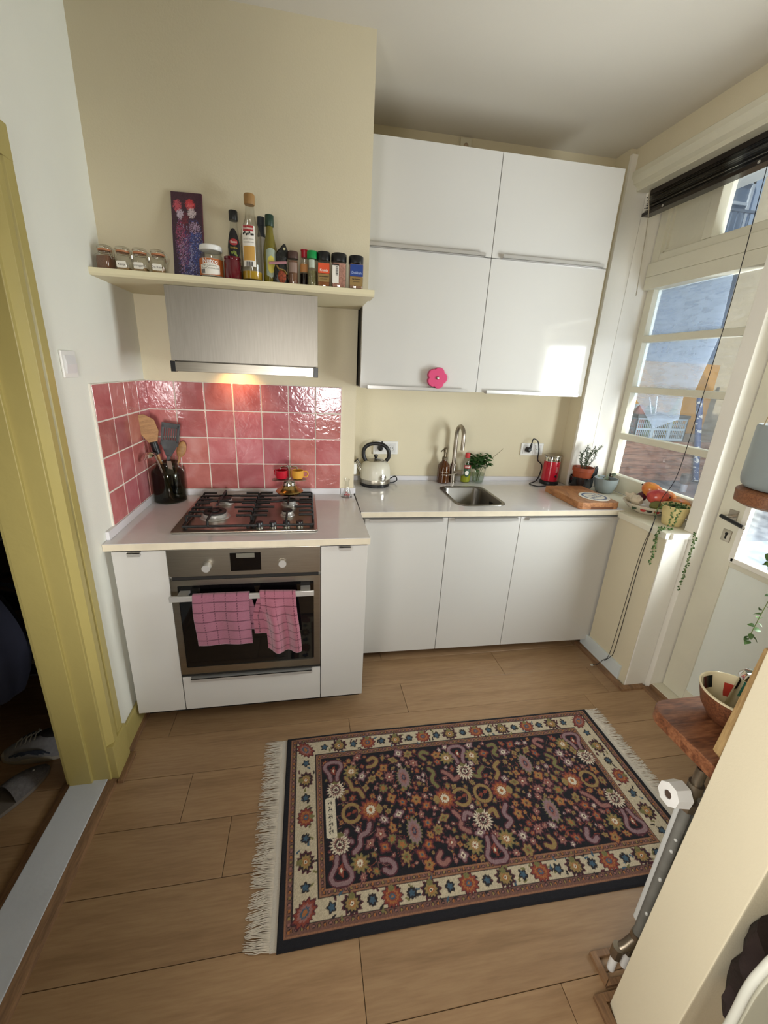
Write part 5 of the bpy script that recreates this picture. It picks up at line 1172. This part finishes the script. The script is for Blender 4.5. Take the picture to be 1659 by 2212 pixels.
# guard stripes: little rosettes
def stripe_dots(x0, y0, x1, y1, n):
    for i in range(n):
        f_ = (i+.5)/n; flower(x0+(x1-x0)*f_, y0+(y1-y0)*f_, .0052, .0052, 6, [(1.1, 'line'), (.75, ('orange', 'rose', 'gold')[i % 3])])
stripe_dots(.03, .041, RW-.03, .041, 84); stripe_dots(.03, RH-.023, RW-.03, RH-.023, 84); stripe_dots(.0325, .03, .0325, RH-.02, 40); stripe_dots(RW-.0325, .03, RW-.0325, RH-.02, 40)
stripe_dots(.13, .1165, RW-.13, .1165, 70); stripe_dots(.13, RH-.1075, RW-.13, RH-.1075, 70); stripe_dots(.1345, .12, .1345, RH-.11, 28); stripe_dots(RW-.1345, .12, RW-.1345, RH-.11, 28)
# cream border
rng = random.Random(8)
def border_run(p0, p1, n, vert):
    for i in range(n):
        f_ = (i+.5)/n; x = p0[0]+(p1[0]-p0[0])*f_; y = p0[1]+(p1[1]-p0[1])*f_
        for s in range(9):   # vine leaves between the palmettes
            f2 = (i+rng.random())/n; lx = p0[0]+(p1[0]-p0[0])*f2; ly = p0[1]+(p1[1]-p0[1])*f2; o_ = rng.uniform(-.033, .033)
            lx, ly = (lx+o_, ly) if vert else (lx, ly+o_)
            flower(lx, ly, .0085, .0035, 3, [(1.0, rng.choice(['line', 'blue', 'olive', 'wine', 'line']))], rng.uniform(0, 3.1), .5)
        for s in (-1, 1):
            f2 = (i+.5+.5*s)/n; lx = p0[0]+(p1[0]-p0[0])*f2; ly = p0[1]+(p1[1]-p0[1])*f2
            flower(lx, ly, .014, .014, 5, [(1.0, 'line'), (.62, 'blue')], rng.random(), .6)
    for i in range(n):
        f_ = (i+.5)/n; x = p0[0]+(p1[0]-p0[0])*f_; y = p0[1]+(p1[1]-p0[1])*f_; ro = 1.57 if vert else 0
        if i % 2: flower(x, y, .031, .027, 12, [(1.05, 'wine'), (.92, 'red'), (.66, 'orange'), (.46, 'red'), (.3, 'blue'), (.14, 'orange')], ro, .3); flower(x+(.022 if vert else 0), y+(0 if vert else .022), .010, .008, 5, [(1, 'olive')])
        else: flower(x, y, .030, .026, 11, [(1.05, 'wine'), (.86, 'line'), (.66, 'gold'), (.34, 'orange'), (.2, 'white'), (.1, 'line')], ro, .35); flower(x+(-.02 if vert else 0), y+(0 if vert else .02), .010, .009, 5, [(1, 'olive')])
border_run((.16, .077), (RW-.16, .077), 9, False); border_run((.16, RH-.064), (RW-.16, RH-.064), 9, False)
border_run((.081, .14), (.081, RH-.13), 3, True); border_run((RW-.081, .14), (RW-.081, RH-.13), 3, True)
for cx in (.079, RW-.079):
    for cy in (.076, RH-.066):
        s = 1 if (cx < .5) == (cy < .3) else -1
        flower(cx, cy, .040, .026, 13, [(1.05, 'wine'), (.9, 'red'), (.65, 'rose'), (.42, 'blue'), (.26, 'orange')], s*.75, .3)
# field: vines first, then small blossoms, then the big motifs
def mir(pts): return [(1.46-x, .70-y+.003) for x, y in pts]
for i in range(170):
    x, y = rng.uniform(.17, RW-.17), rng.uniform(.15, RH-.14); a = rng.uniform(0, 6.28); L = rng.uniform(.03, .07)
    x2, y2 = min(max(x+L*math.cos(a), .16), RW-.16), min(max(y+L*math.sin(a), .14), RH-.13)
    curve([(x, y), ((x+x2)/2+rng.uniform(-.012, .012), (y+y2)/2+rng.uniform(-.012, .012)), (x2, y2)], .0013, rng.choice(['wine', 'brown', 'red', 'rose']))
mainros = [(.321, .348), (.613, .352), (.849, .354), (1.162, .36)]
for (a, b) in (((.17, .2), (.42, .18)), ((.42, .18), (.62, .26)), ((.25, .5), (.5, .53)), ((.5, .53), (.62, .42)), ((.62, .26), (.86, .17)), ((.86, .17), (1.12, .2)), ((.9, .45), (1.1, .53)), ((1.1, .53), (1.28, .46)), ((.40, .25), (.52, .46)), ((.95, .25), (1.05, .46)), ((.35, .28), (.40, .16)), ((1.1, .28), (1.15, .16))):
    curve([a, ((a[0]+b[0])/2+rng.uniform(-.03, .03), (a[1]+b[1])/2+rng.uniform(-.04, .04)), b], .0022, 'wine'); curve([a, ((a[0]+b[0])/2+.01, (a[1]+b[1])/2+.03), b], .0014, 'red')
pos = []
def okp(x, y, d): return all((x-a)**2+(y-b)**2 > (d+e)**2 for a, b, e in pos)
big = [(x, y, .042) for x, y in mainros]
for b in big: pos.append(b)
ovals = [(.473, .456), (.467, .254), (1.006, .456), (1.008, .262)]; rings_ = [(.249, .346), (.681, .349), (.770, .353), (1.237, .36)]
feath = [(.197, .442), (.198, .247), (.732, .451), (.731, .26), (1.293, .455), (1.289, .272)]; arch = [(.192, .517, 1), (.197, .174, -1), (.73, .528, 1), (.732, .164, -1), (1.286, .533, 1), (1.294, .190, -1)]
gold = [(.264, .51), (.261, .181), (.675, .519), (.789, .518), (.668, .181), (.789, .187), (1.226, .526), (1.225, .192)]
pos += [(x, y, .04) for x, y in ovals]+[(x, y, .036) for x, y in rings_]+[(x, y, .034) for x, y in feath]+[(x, y, .034) for x, y, s in arch]+[(x, y, .026) for x, y in gold]+[(.172, .342, .035), (.172, .38, .03), (.172, .30, .03)]
# scrolls
scr = [[(.30, .40), (.285, .43), (.262, .435), (.255, .46), (.24, .485)], [(.31, .30), (.30, .275), (.272, .262), (.268, .235), (.245, .215)], [(.60, .40), (.585, .43), (.60, .46), (.585, .48)], [(.63, .30), (.65, .27), (.64, .245), (.665, .225)],
       [(.85, .405), (.87, .43), (.865, .455), (.89, .475)], [(.84, .30), (.82, .27), (.835, .245), (.81, .225)], [(1.15, .41), (1.13, .435), (1.145, .46), (1.12, .485)], [(1.17, .31), (1.2, .285), (1.215, .255), (1.245, .25)],
       [(.34, .55), (.36, .56), (.375, .545), (.36, .525), (.335, .52)], [(.34, .15), (.36, .14), (.375, .155), (.36, .175), (.335, .18)], [(.88, .555), (.905, .56), (.91, .54), (.89, .52), (.90, .505)], [(.56, .15), (.54, .14), (.525, .155), (.54, .175)],
       [(.92, .15), (.94, .14), (.955, .155), (.945, .175)], [(1.12, .15), (1.10, .14), (1.085, .155), (1.10, .18)], [(.60, .55), (.58, .56), (.565, .545), (.58, .525)], [(1.14, .555), (1.12, .565), (1.10, .55), (1.12, .525)],
       [(.225, .40), (.215, .42), (.24, .43)], [(.225, .285), (.215, .265), (.24, .25)], [(.76, .43), (.785, .42), (.79, .44), (.815, .46)], [(.70, .43), (.675, .42), (.665, .44), (.64, .46)], [(.76, .28), (.785, .29), (.79, .265)], [(.70, .28), (.675, .29), (.66, .27)]]
for i, s in enumerate(scr): curve(s, .0072, ('gold', 'mauve', 'olive', 'rose')[i % 4], 'wine'); pos += [(x, y, .016) for x, y in s]
for i in range(5000):
    x, y = rng.uniform(.158, RW-.158), rng.uniform(.138, RH-.13); d = rng.choice([.020, .021]) if i < 500 else rng.choice([.012, .015]) if i < 2000 else rng.choice([.006, .008, .010])
    if okp(x, y, d*.78):
        pos.append((x, y, d)); k_ = rng.randrange(6)
        lay = [[(1.1, 'wine'), (.85, 'orange'), (.5, 'gold'), (.22, 'wine')], [(1.1, 'wine'), (.85, 'gold'), (.45, 'olive'), (.2, 'red')], [(1.1, 'wine'), (.82, 'rose'), (.4, 'red'), (.2, 'white')], [(1.05, 'wine'), (.8, 'red'), (.5, 'orange'), (.25, 'blue')], [(1.1, 'wine'), (.8, 'olive'), (.42, 'orange')], [(1.05, 'wine'), (.85, 'mauve'), (.45, 'white'), (.2, 'wine')]][k_]
        flower(x, y, d, d*rng.uniform(.65, 1), rng.choice([4, 5, 6, 8]), lay, rng.random()*3, .5)
for x, y in rings_:
    w = win_(x, y, .05); rad = np.sqrt((GX[w]-x)**2+(GY[w]-y)**2); sub = IMG[w]; sub[(rad > .023) & (rad < .040)] = Cn['wine']; sub[(rad > .0255) & (rad < .0375)] = Cn['gold']; IMG[w] = sub
    for s in (-1, 1): flower(x+s*.011, y+s*.004, .009, .006, 4, [(1, 'red')], .4, .5)
for x, y in ovals: flower(x, y, .025, .043, 16, [(1.05, 'olive'), (.92, 'mauve'), (.55, 'rose'), (.32, 'wine'), (.2, 'blue'), (.1, 'rose')], 0, .3)
for x, y in mainros: flower(x, y, .036, .036, 12, [(1.15, 'wine'), (1.0, 'red'), (.74, 'orange'), (.56, 'red'), (.46, 'white'), (.2, 'orange')], .2, .3); flower(x+(.033 if x < .7 else -.033)*(1 if x in (.321, .849) else -1)*(1 if x < .7 else -1), y, .012, .016, 4, [(1, 'gold')])
for x, y in feath: flower(x, y, .031, .034, 18, [(1.1, 'wine'), (.95, 'white'), (.66, 'rose'), (.5, 'line'), (.34, 'white'), (.2, 'wine')], 0, .5); flower(x, y+.03, .014, .009, 4, [(1, 'olive')])
for x, y, s in arch:
    curve([(x-.012, y-s*.035), (x-.017, y-s*.01), (x-.034, y+s*.02), (x-.02, y+s*.04), (x+.02, y+s*.04), (x+.034, y+s*.02), (x+.017, y-s*.01), (x+.012, y-s*.035)], .0065, 'mauve', 'wine')
    flower(x, y+s*.005, .009, .018, 5, [(1, 'red'), (.4, 'white')], 0, .5)
for x, y in gold: flower(x, y, .025, .024, 10, [(1.1, 'olive'), (.9, 'gold'), (.55, 'orange'), (.42, 'white'), (.15, 'red')], rng.random(), .5)
# signature cartouche
w = win_(.172, .342, .09); X, Y = GX[w]-.172, GY[w]-.342; sub = IMG[w]; m_ = (np.abs(X) < .019) & (np.abs(Y) < .072) & (np.abs(X)*.6+np.abs(Y) < .078); sub[m_] = Cn['white']; IMG[w] = sub
for i in range(5):
    yy = .29+i*.025; curve([(.164, yy), (.172, yy+.006), (.178, yy-.002), (.176, yy+.010)], .0013, 'line'); flower(.166, yy+.012, .0016, .0016, 4, [(1, 'line')])
curve([(.168, .285), (.171, .32), (.169, .36), (.172, .395)], .0011, 'line')
# woven edge contrast: slight per-knot shade
IMG *= (.82+.36*NZ[..., None])
# navy selvedge stripes at the short ends
Zr = .010+.0012*NZ
Zr[0, :] = Zr[-1, :] = .001; Zr[:, 0] = Zr[:, -1] = .001
wav = .0025*np.sin(GX*6)*np.sin(GY*9+1)
vs = np.stack([GX, GY+.004*np.sin(GX*3.2), Zr+np.maximum(0, wav)], -1).reshape(-1, 3)
ii = np.arange(ny)[:, None]*(nx+1)+np.arange(nx)[None, :]
quads = np.stack([ii, ii+1, ii+nx+2, ii+nx+1], -1).reshape(-1, 4)
me = bpy.data.meshes.new('pile'); me.vertices.add(len(vs)); me.vertices.foreach_set('co', vs.astype(np.float32).ravel())
me.loops.add(quads.size); me.loops.foreach_set('vertex_index', quads.astype(np.int32).ravel())
me.polygons.add(len(quads)); me.polygons.foreach_set('loop_start', np.arange(0, quads.size, 4, dtype=np.int32)); me.polygons.foreach_set('loop_total', np.full(len(quads), 4, dtype=np.int32))
me.update(calc_edges=True); me.validate()
at = me.color_attributes.new('pigment', 'FLOAT_COLOR', 'POINT'); at.data.foreach_set('color', np.concatenate([IMG.reshape(-1, 3), np.ones((len(vs), 1))], 1).astype(np.float32).ravel())
me.polygons.foreach_set('use_smooth', [True]*len(me.polygons)); me.materials.append(vcol('rug_wool', .95, bump=.35, bscale=500, sheen=.04))
rug = thing('rug', 'dark oriental rug with floral pattern and cream fringe', 'rug', (.665, -1.474, .0005), R(-.3))
link('pile', me, rug)
FRG = P('fringe_cotton', 'c9c0b2', .9, var=.12, scale=60)
MB().box(-.019, .0, .004, RH-.002, .001, .005).build('kilim_end', P('kilim_white', 'c4bcb0', .9, bump=.4, bscale=300), rug); MB().box(RW, RW+.016, .004, RH-.002, .001, .005).build('kilim_end', MATS['kilim_white'], rug)
def fringe(x, sgn, ln):
    rr = random.Random(int(x*10)); mb = MB(); y = .004
    while y < RH-.004:
        cl_ = rr.uniform(-.5, .5)
        for k_ in range(rr.randint(10, 18)):
            y += .0018
            if y > RH-.004: break
            L = ln*rr.uniform(.75, 1.08); dy = cl_*.02+rr.uniform(-.007, .007); z = rr.uniform(.003, .007)
            mb.tube([(x, y, .004), (x+sgn*L*.35, y+dy*.2, z), (x+sgn*L*.7, y+dy*.6+rr.uniform(-.003, .003), .003), (x+sgn*L, y+dy, .0015)], [.0011, .0013, .0012, .0008], 4, cap=False)
    return tag(mb.build('fringe', FRG, rug), kind='stuff')
fringe(-.019, -1, .072); fringe(RW+.016, 1, .062)
# ------------------------------------------------------------------ hall behind the doorway
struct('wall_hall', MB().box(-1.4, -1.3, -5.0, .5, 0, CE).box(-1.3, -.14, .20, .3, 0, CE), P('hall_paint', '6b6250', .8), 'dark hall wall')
rk = thing('shoe_rack', 'dark shoe rack in the unlit hall', 'shoe rack', (-.55, -.42, 0))
RK = P('rack_metal', '14120f', .6, var=.2)
for z in (.30, .62, .92, 1.2):
    MB().box(-.34, .34, -.16, .16, z-.01, z, .002).build('rack_shelf', RK, rk)
for x in (-.33, .33):
    for y in (-.15, .15): MB().cyl((x, y, 0), (x, y, 1.22), .012, n=10).build('post', RK, rk)
def shoe(label, loc, rz, upper, sole, lace, L=.27, rx=0):
    s = thing('sneaker', label, 'shoe', loc, rz); s.rotation_euler = (0, rx, rz)
    N = 14; rings = []
    for i in range(N+1):
        u = i/N; x = L*(u-.5)
        w = .046*(1-.0*u)*(1-(2*u-1)**6)**.5*(.86+.2*math.sin(2.6*u+.3))+.004
        h = (.085-.012*u if u < .35 else .073-.045*(u-.35)/.65)
        if u > .9: h *= 1-.6*((u-.9)/.1)
        rings.append([(x, w*c_, .022+max(0, s_)*h) if s_ >= 0 else (x, w*c_, .022) for c_, s_ in [(math.cos(a)*(1 if math.sin(a) < .6 else .75), math.sin(a)) for a in [2*math.pi*k/16 for k in range(16)]]])
    MB().ring_loft(rings).build('upper', upper, s)
    out = []
    for i in range(40):
        a = 2*math.pi*i/40; u = .5+.5*math.cos(a); w = .052*(.86+.2*math.sin(2.6*u+.3)); out.append((L*1.06*(u-.5), w*math.sin(a)*(abs(math.sin(a))**-.35 if abs(math.sin(a)) > .05 else 1)))
    MB().prism(out, 2, 0, .03, .006).build('sole', sole, s)
    MB().ell((-L*.22, 0, .100), .055, .026, .012, 16, 8).build('opening', DARK, s)
    mb = MB()
    for k_ in range(5): x = .005+k_*.018; mb.tube([(x, -.024, .094-k_*.007), (x+.004, 0, .102-k_*.008), (x, .024, .094-k_*.007)], .003, 5)
    mb.tube(bez([(.0, -.02, .096), (.03, -.055, .07), (.05, -.075, .02), (.08, -.10, .006)], 5), .0025, 5).build('laces', lace, s)
    for sy in (-1, 1):
        mb = MB()
        for k_ in range(3): mb.tube(bez([(-.05+k_*.02, sy*.047, .04), (.0+k_*.02, sy*.050, .062), (.05+k_*.02, sy*.046, .045)], 4), .004, 5)
        mb.build('stripe', P('sneaker_blue', '3d4656', .6) if 'sneaker_blue' not in MATS else MATS['sneaker_blue'], s)
    return s
SHW = P('sneaker_mesh', '8f8f92', .8, var=.12, scale=60); SHS = P('sneaker_sole', 'b0aa9c', .7); LC = P('lace_white', 'b0ada4', .8)
shoe('white running shoe with loose laces on the hall floor', (-.33, -.70, .001), math.pi*1.02, SHW, SHS, LC)
DBR = P('brown_leather', '4a2f20', .5, var=.2); DK2 = P('dark_leather', '1f1a18', .5)
shoe('brown shoe on the middle rack shelf', (-.42, -.45, .621), math.pi*.9, DBR, DK2, DK2)
shoe('dark shoe on the upper rack shelf', (-.40, -.44, .921), math.pi*.9, DK2, DK2, DK2)
shoe('dark shoe on the lowest rack shelf', (-.45, -.46, .301), math.pi*.95, DK2, SHS, DK2)
sl = thing('felt_slipper', 'grey felt slipper before the running shoe', 'slipper', (-.335, -.90, .001), R(62))
FELT = P('grey_felt', '5f5b5a', .95, var=.2, scale=80, bump=.5, bscale=200)
out = []
for i in range(40):
    a = 2*math.pi*i/40; u = .5+.5*math.cos(a); out.append((.28*(u-.5), .052*math.sin(a)*(.82+.25*u)))
MB().prism(out, 2, 0, .016, .004).build('sole', P('slipper_sole', '6e655c', .9), sl)
rings = []
for i in range(9):
    u = .48+.5*i/8; w = .050*(.82+.25*u)*math.sqrt(max(.02, 1-(2*u-1)**2)); h = .055*(1-((u-.48)/.52)**2.2)+.004
    rings.append([(.28*(u-.5), w*math.cos(a), .014+h*math.sin(a)) for a in [math.pi*k/12 for k in range(13)]]+[(.28*(u-.5), w*.9*math.cos(a), .014+h*.9*math.sin(a)) for a in [math.pi*k/12 for k in range(12, -1, -1)]])
MB().ring_loft(rings).build('upper', FELT, sl)
MB().lathe([(.004, 0), (.003, .002), (.001, .0022)], n=10).xf(Matrix.Translation((.08, -.02, .062))).build('rivet', ALU, sl)
bgm = MB(); rings = []
for k_ in range(14):
    z = .34+k_*.045; rr_ = .11+.05*math.sin(k_*.33); rings.append([((rr_*1.1)*math.cos(a)*(1+.06*math.sin(7*a+k_*.2)), rr_*.75*math.sin(a)*(1+.09*math.sin(5*a)), z) for a in [2*math.pi*i/36 for i in range(36)]])
o = bgm.ring_loft(rings).build('cloth_bag', P('navy_cloth', '232636', .9, var=.2, scale=10), loc=(-.45, -.73, -.0)); tag(o, 'dark blue folded cloth bag hanging before the shoe rack', 'bag')
MB().tube(bez([(-.06, 0, .93), (-.05, .0, 1.4), (-.05, .0, 1.9)], 6), .008, 6).build('strap', MATS['navy_cloth'], o)
tag(MB().box(-.10, .08, -.07, .07, 0, .05, .02).cyl((-.06, -.07, .075), (.05, -.075, .08), .028, n=14).build('folded_towel', P('grey_cloth', '8a847a', .9, bump=.3, bscale=60), loc=(-.33, -.47, 1.2005)), 'rolled grey cloth on top of the shoe rack', 'cloth')
# ------------------------------------------------------------------ outside the window
struct('ground', MB().box(2.8, 16, -10, 14, -.3, -.12), P('courtyard_stone', '8a7468', .9, var=.25, scale=30, bump=.4, bscale=60), 'courtyard paving outside')
struct('roof_terrace', MB().box(2.81, 6.5, -.60, 5.0, -.12, .82), P('roof_felt', '525a66', .7, var=.1, scale=10), 'dark roofing felt outside the window')
PLK = wood('weathered_timber', '4a3228', '6e4a3a', '836050', scale=1.5, grain=(1, 8, 8), rough=.8, rings=5, bump=.5)
bxx = thing('timber_box', 'weathered reddish timber box outside the window', 'planter', (3.9, .61, .8205))
for i, z in enumerate((0, .107, .214)): MB().box(-.95, .9, 0, .028, z+.001, z+.106, .003).build('plank', PLK, bxx)
for i in range(4): MB().box(-.95, .9, .03+i*.13, .157+i*.13, .30, .32, .003).build('top_plank', P('grey_timber', '7a7876', .8, var=.15, scale=20), bxx) if i == 0 else MB().box(-.95, .9, .03+i*.13, .157+i*.13, .30, .32, .003).build('top_plank', MATS['grey_timber'], bxx)
MB().box(-.95, .9, .03, .55, 0, .30).build('core', DARK, bxx)
CR = P('crate_plastic', '8b9cab', .5, var=.04); CRD = P('crate_rim', '3f464c', .5)
ct = thing('folding_crate', 'grey blue plastic crate on the timber box', 'crate', (3.34, .66, 1.141))
cw, cd_, chh = .47, .40, .205
mb = MB()
def crate_side(p, along, L):
    q = MB()
    nb = 3
    for b in range(nb+1):
        x = L*b/nb; q.box(max(0, x-.012), min(L, x+.012), 0, .008, 0, chh-.03)
    for z0, z1 in ((0, .02), (.083, .10), (.165, .178)): q.box(0, L, .001, .007, z0, z1)
    for b in range(nb):
        for r_ in (.02, .10):
            for k_ in range(8):
                x = L*b/nb+.018+k_*(L/nb-.036)/7.0; q.box(x-.0022, x+.0022, .002, .006, r_, r_+.064)
            q.box(L*b/nb+.012, L*(b+1)/nb-.012, .002, .006, r_+.030, r_+.034)
    m_ = Matrix.Translation(p) @ (Matrix.Identity(4) if along == 'x' else Matrix.Rotation(R(90), 4, 'Z')); q.xf(m_); return q
for p, al, L in (((0, 0, 0), 'x', cw), ((0, cd_-.008, 0), 'x', cw), ((.008, 0, 0), 'y', cd_), ((cw, 0, 0), 'y', cd_)):
    crate_side(p, al, L).build('crate_wall', CR, ct)
MB().box(0, cw, 0, cd_, 0, .004).build('crate_floor', CR, ct)
mb = MB(); mb.box(-.006, cw+.006, -.006, .012, chh-.028, chh).box(-.006, cw+.006, cd_-.012, cd_+.006, chh-.028, chh).box(-.006, .012, 0, cd_, chh-.028, chh).box(cw-.012, cw+.006, 0, cd_, chh-.028, chh).build('rim', CRD, ct)
MB().box(.0, .10, .004, .015, .135, .165).xf(Matrix.Translation((-.009, .12, 0)) @ Matrix.Rotation(R(90), 4, 'Z')).build('handle_slot', DARK, ct)
GB = P('green_bottle', '8a8438', .1, coat=.4)
t = thing('wine_bottle', 'pale green bottle in the outside crate', 'bottle', (3.70, .75, 1.1455)); MB().lathe([(.035, 0), (.037, .01), (.037, .2), (.015, .27), (.013, .33)], n=24).build('vessel', GB, t); t.rotation_euler = (0, R(10), 0)
for i, (x, y, col, lb_) in enumerate(((3.45, .78, '8f5a52', 'crumpled rosy bag in the outside crate'), (3.56, .80, '5f7a4a', 'crumpled green bag in the outside crate'), (3.52, .90, 'b9c4cc', 'crumpled pale plastic bag in the outside crate'), (3.40, .92, 'c9a668', 'crumpled tan paper bag in the outside crate'))):
    mb = MB().ell((0, 0, .13), .052, .05, .14, 14, 10); rr_ = random.Random(i)
    mb.v = [(a*(1+rr_.uniform(-.15, .15)), b*(1+rr_.uniform(-.15, .15)), max(.0, c_)) for a, b, c_ in mb.v]
    tag(mb.build('crumpled_bag', P('bag_'+str(i), col, .5, var=.3, scale=20), loc=(x, y, 1.1455)), lb_, 'bag')
t = thing('metal_rods', 'thin steel tubes sticking out of the outside crate', 'rods', (3.58, .70, 1.1455)); MB().tube([(0, .02, 0), (-.06, .02, .34)], .006, 8).build('rod', ALU, t); MB().tube([(.02, .03, 0), (-.10, .05, .33)], .006, 8).build('rod', ALU, t)
tag(MB().box(-.9, .62, 0, .03, 0, .95, .003).build('plywood_sheet', P('ochre_board', 'c08f3e', .6, var=.06, scale=5), loc=(3.96, 1.21, .8205)), 'ochre board standing behind the outside crate', 'board')
BLU = P('flaking_blue_paint', '1f3f74', .5, var=.2)
M, nt, out_ = newmat('peeling_blue'); bs = nd(nt, 'ShaderNodeBsdfPrincipled'); nt.links.new(bs.outputs[0], out_.inputs[0]); v = coords(nt); n_ = nd(nt, 'ShaderNodeTexNoise'); n_.inputs['Scale'].default_value = 28; n_.inputs['Detail'].default_value = 5; nt.links.new(v, n_.inputs['Vector']); nt.links.new(ramp(nt, n_.outputs['Fac'], [(.57, '1f3f74'), (.60, 'b9bcc0')]), bs.inputs['Base Color']); bs.inputs['Roughness'].default_value = .5
t = thing('blue_pole', 'blue pole with flaking paint outside the window', 'pole', (3.89, .575, .8205)); MB().tube([(.06, 0, 0), (-.14, .0, .72)], .022, 14).build('shaft', M, t); MB().lathe([(.03, 0), (.03, .01)], (.06, 0, 0), 14).build('foot', DARK, t)
t = thing('vent_pipe', 'short dark vent pipe on the roof felt', 'pipe', (3.54, .30, .8205)); MB().lathe([(.024, 0), (.024, .06)], n=20).build('stem', P('vent_grey', '6c7480', .5), t); MB().lathe([(.030, .06), (.032, .065), (.032, .13), (.028, .134), (.001, .134)], n=20).build('cap', P('vent_cap', '3a3432', .5), t)
struct('wall_neighbour', MB().box(4.75, 5.0, -8.0, 1.45, -.12, 7.0), P('sunlit_render', 'bcae94', .9, var=.1, scale=4, bump=.5, bscale=25), 'sunlit plastered wall beyond the terrace')
fc = thing('apartment_facade', 'pale blue apartment facade across the courtyard', 'building', (7.0, 6.2, -.12))
FA = P('blue_grey_render', 'c0d3ec', .9, var=.05, scale=2)
MB().box(-6, 8, 0, .4, 0, 9).build('wall', FA, fc)
WF = P('facade_window_frame', 'd3dce6', .5); WG = P('facade_window_glass', '6d8098', .15, coat=.5)
for x in (-2.6, -.1, 2.2, 4.6):
    for z in (.1, 2.24, 4.3):
        f_ = MB().box(x-.5, x-.44, -.06, 0, z, z+1.35).box(x+.44, x+.5, -.06, 0, z, z+1.35).box(x-.5, x+.5, -.06, 0, z, z+.08).box(x-.5, x+.5, -.06, 0, z+1.29, z+1.35).box(x-.05, x+.05, -.05, 0, z, z+1.35).box(x-.5, x+.5, -.05, 0, z+.92, z+.97).build('window', WF, fc)
        MB().box(x-.44, x+.44, -.02, -.005, z+.08, z+1.29).build('pane', WG, f_)
for z in (2.22, 4.15):
    s_ = MB().box(-6, 8, -1.0, 0, z-.10, z).build('balcony_slab', P('balcony_concrete', '9fb0c4', .8) if 'balcony_concrete' not in MATS else MATS['balcony_concrete'], fc)
    r_ = MB(); r_.box(-6, 8, -1.0, -.96, z+.57, z+.61)
    for i in range(110): r_.box(-6+i*.125, -5.98+i*.125, -.99, -.97, z, z+.57)
    r_.build('railing', P('railing_paint', '7688a0', .5) if 'railing_paint' not in MATS else MATS['railing_paint'], fc)
struct('balcony_above', MB().box(2.9, 3.35, -2.6, 1.2, 2.72, 2.9), P('balcony_soffit', 'b0b6ba', .8), 'underside of the balcony above')
# ------------------------------------------------------------------ set the sink side out of square
for o in SKEW:
    p = Matrix.Rotation(SKA, 4, 'Z') @ (o.location-PIV)+PIV; o.location = p; o.rotation_euler.z += SKA
bpy.context.view_layer.update()
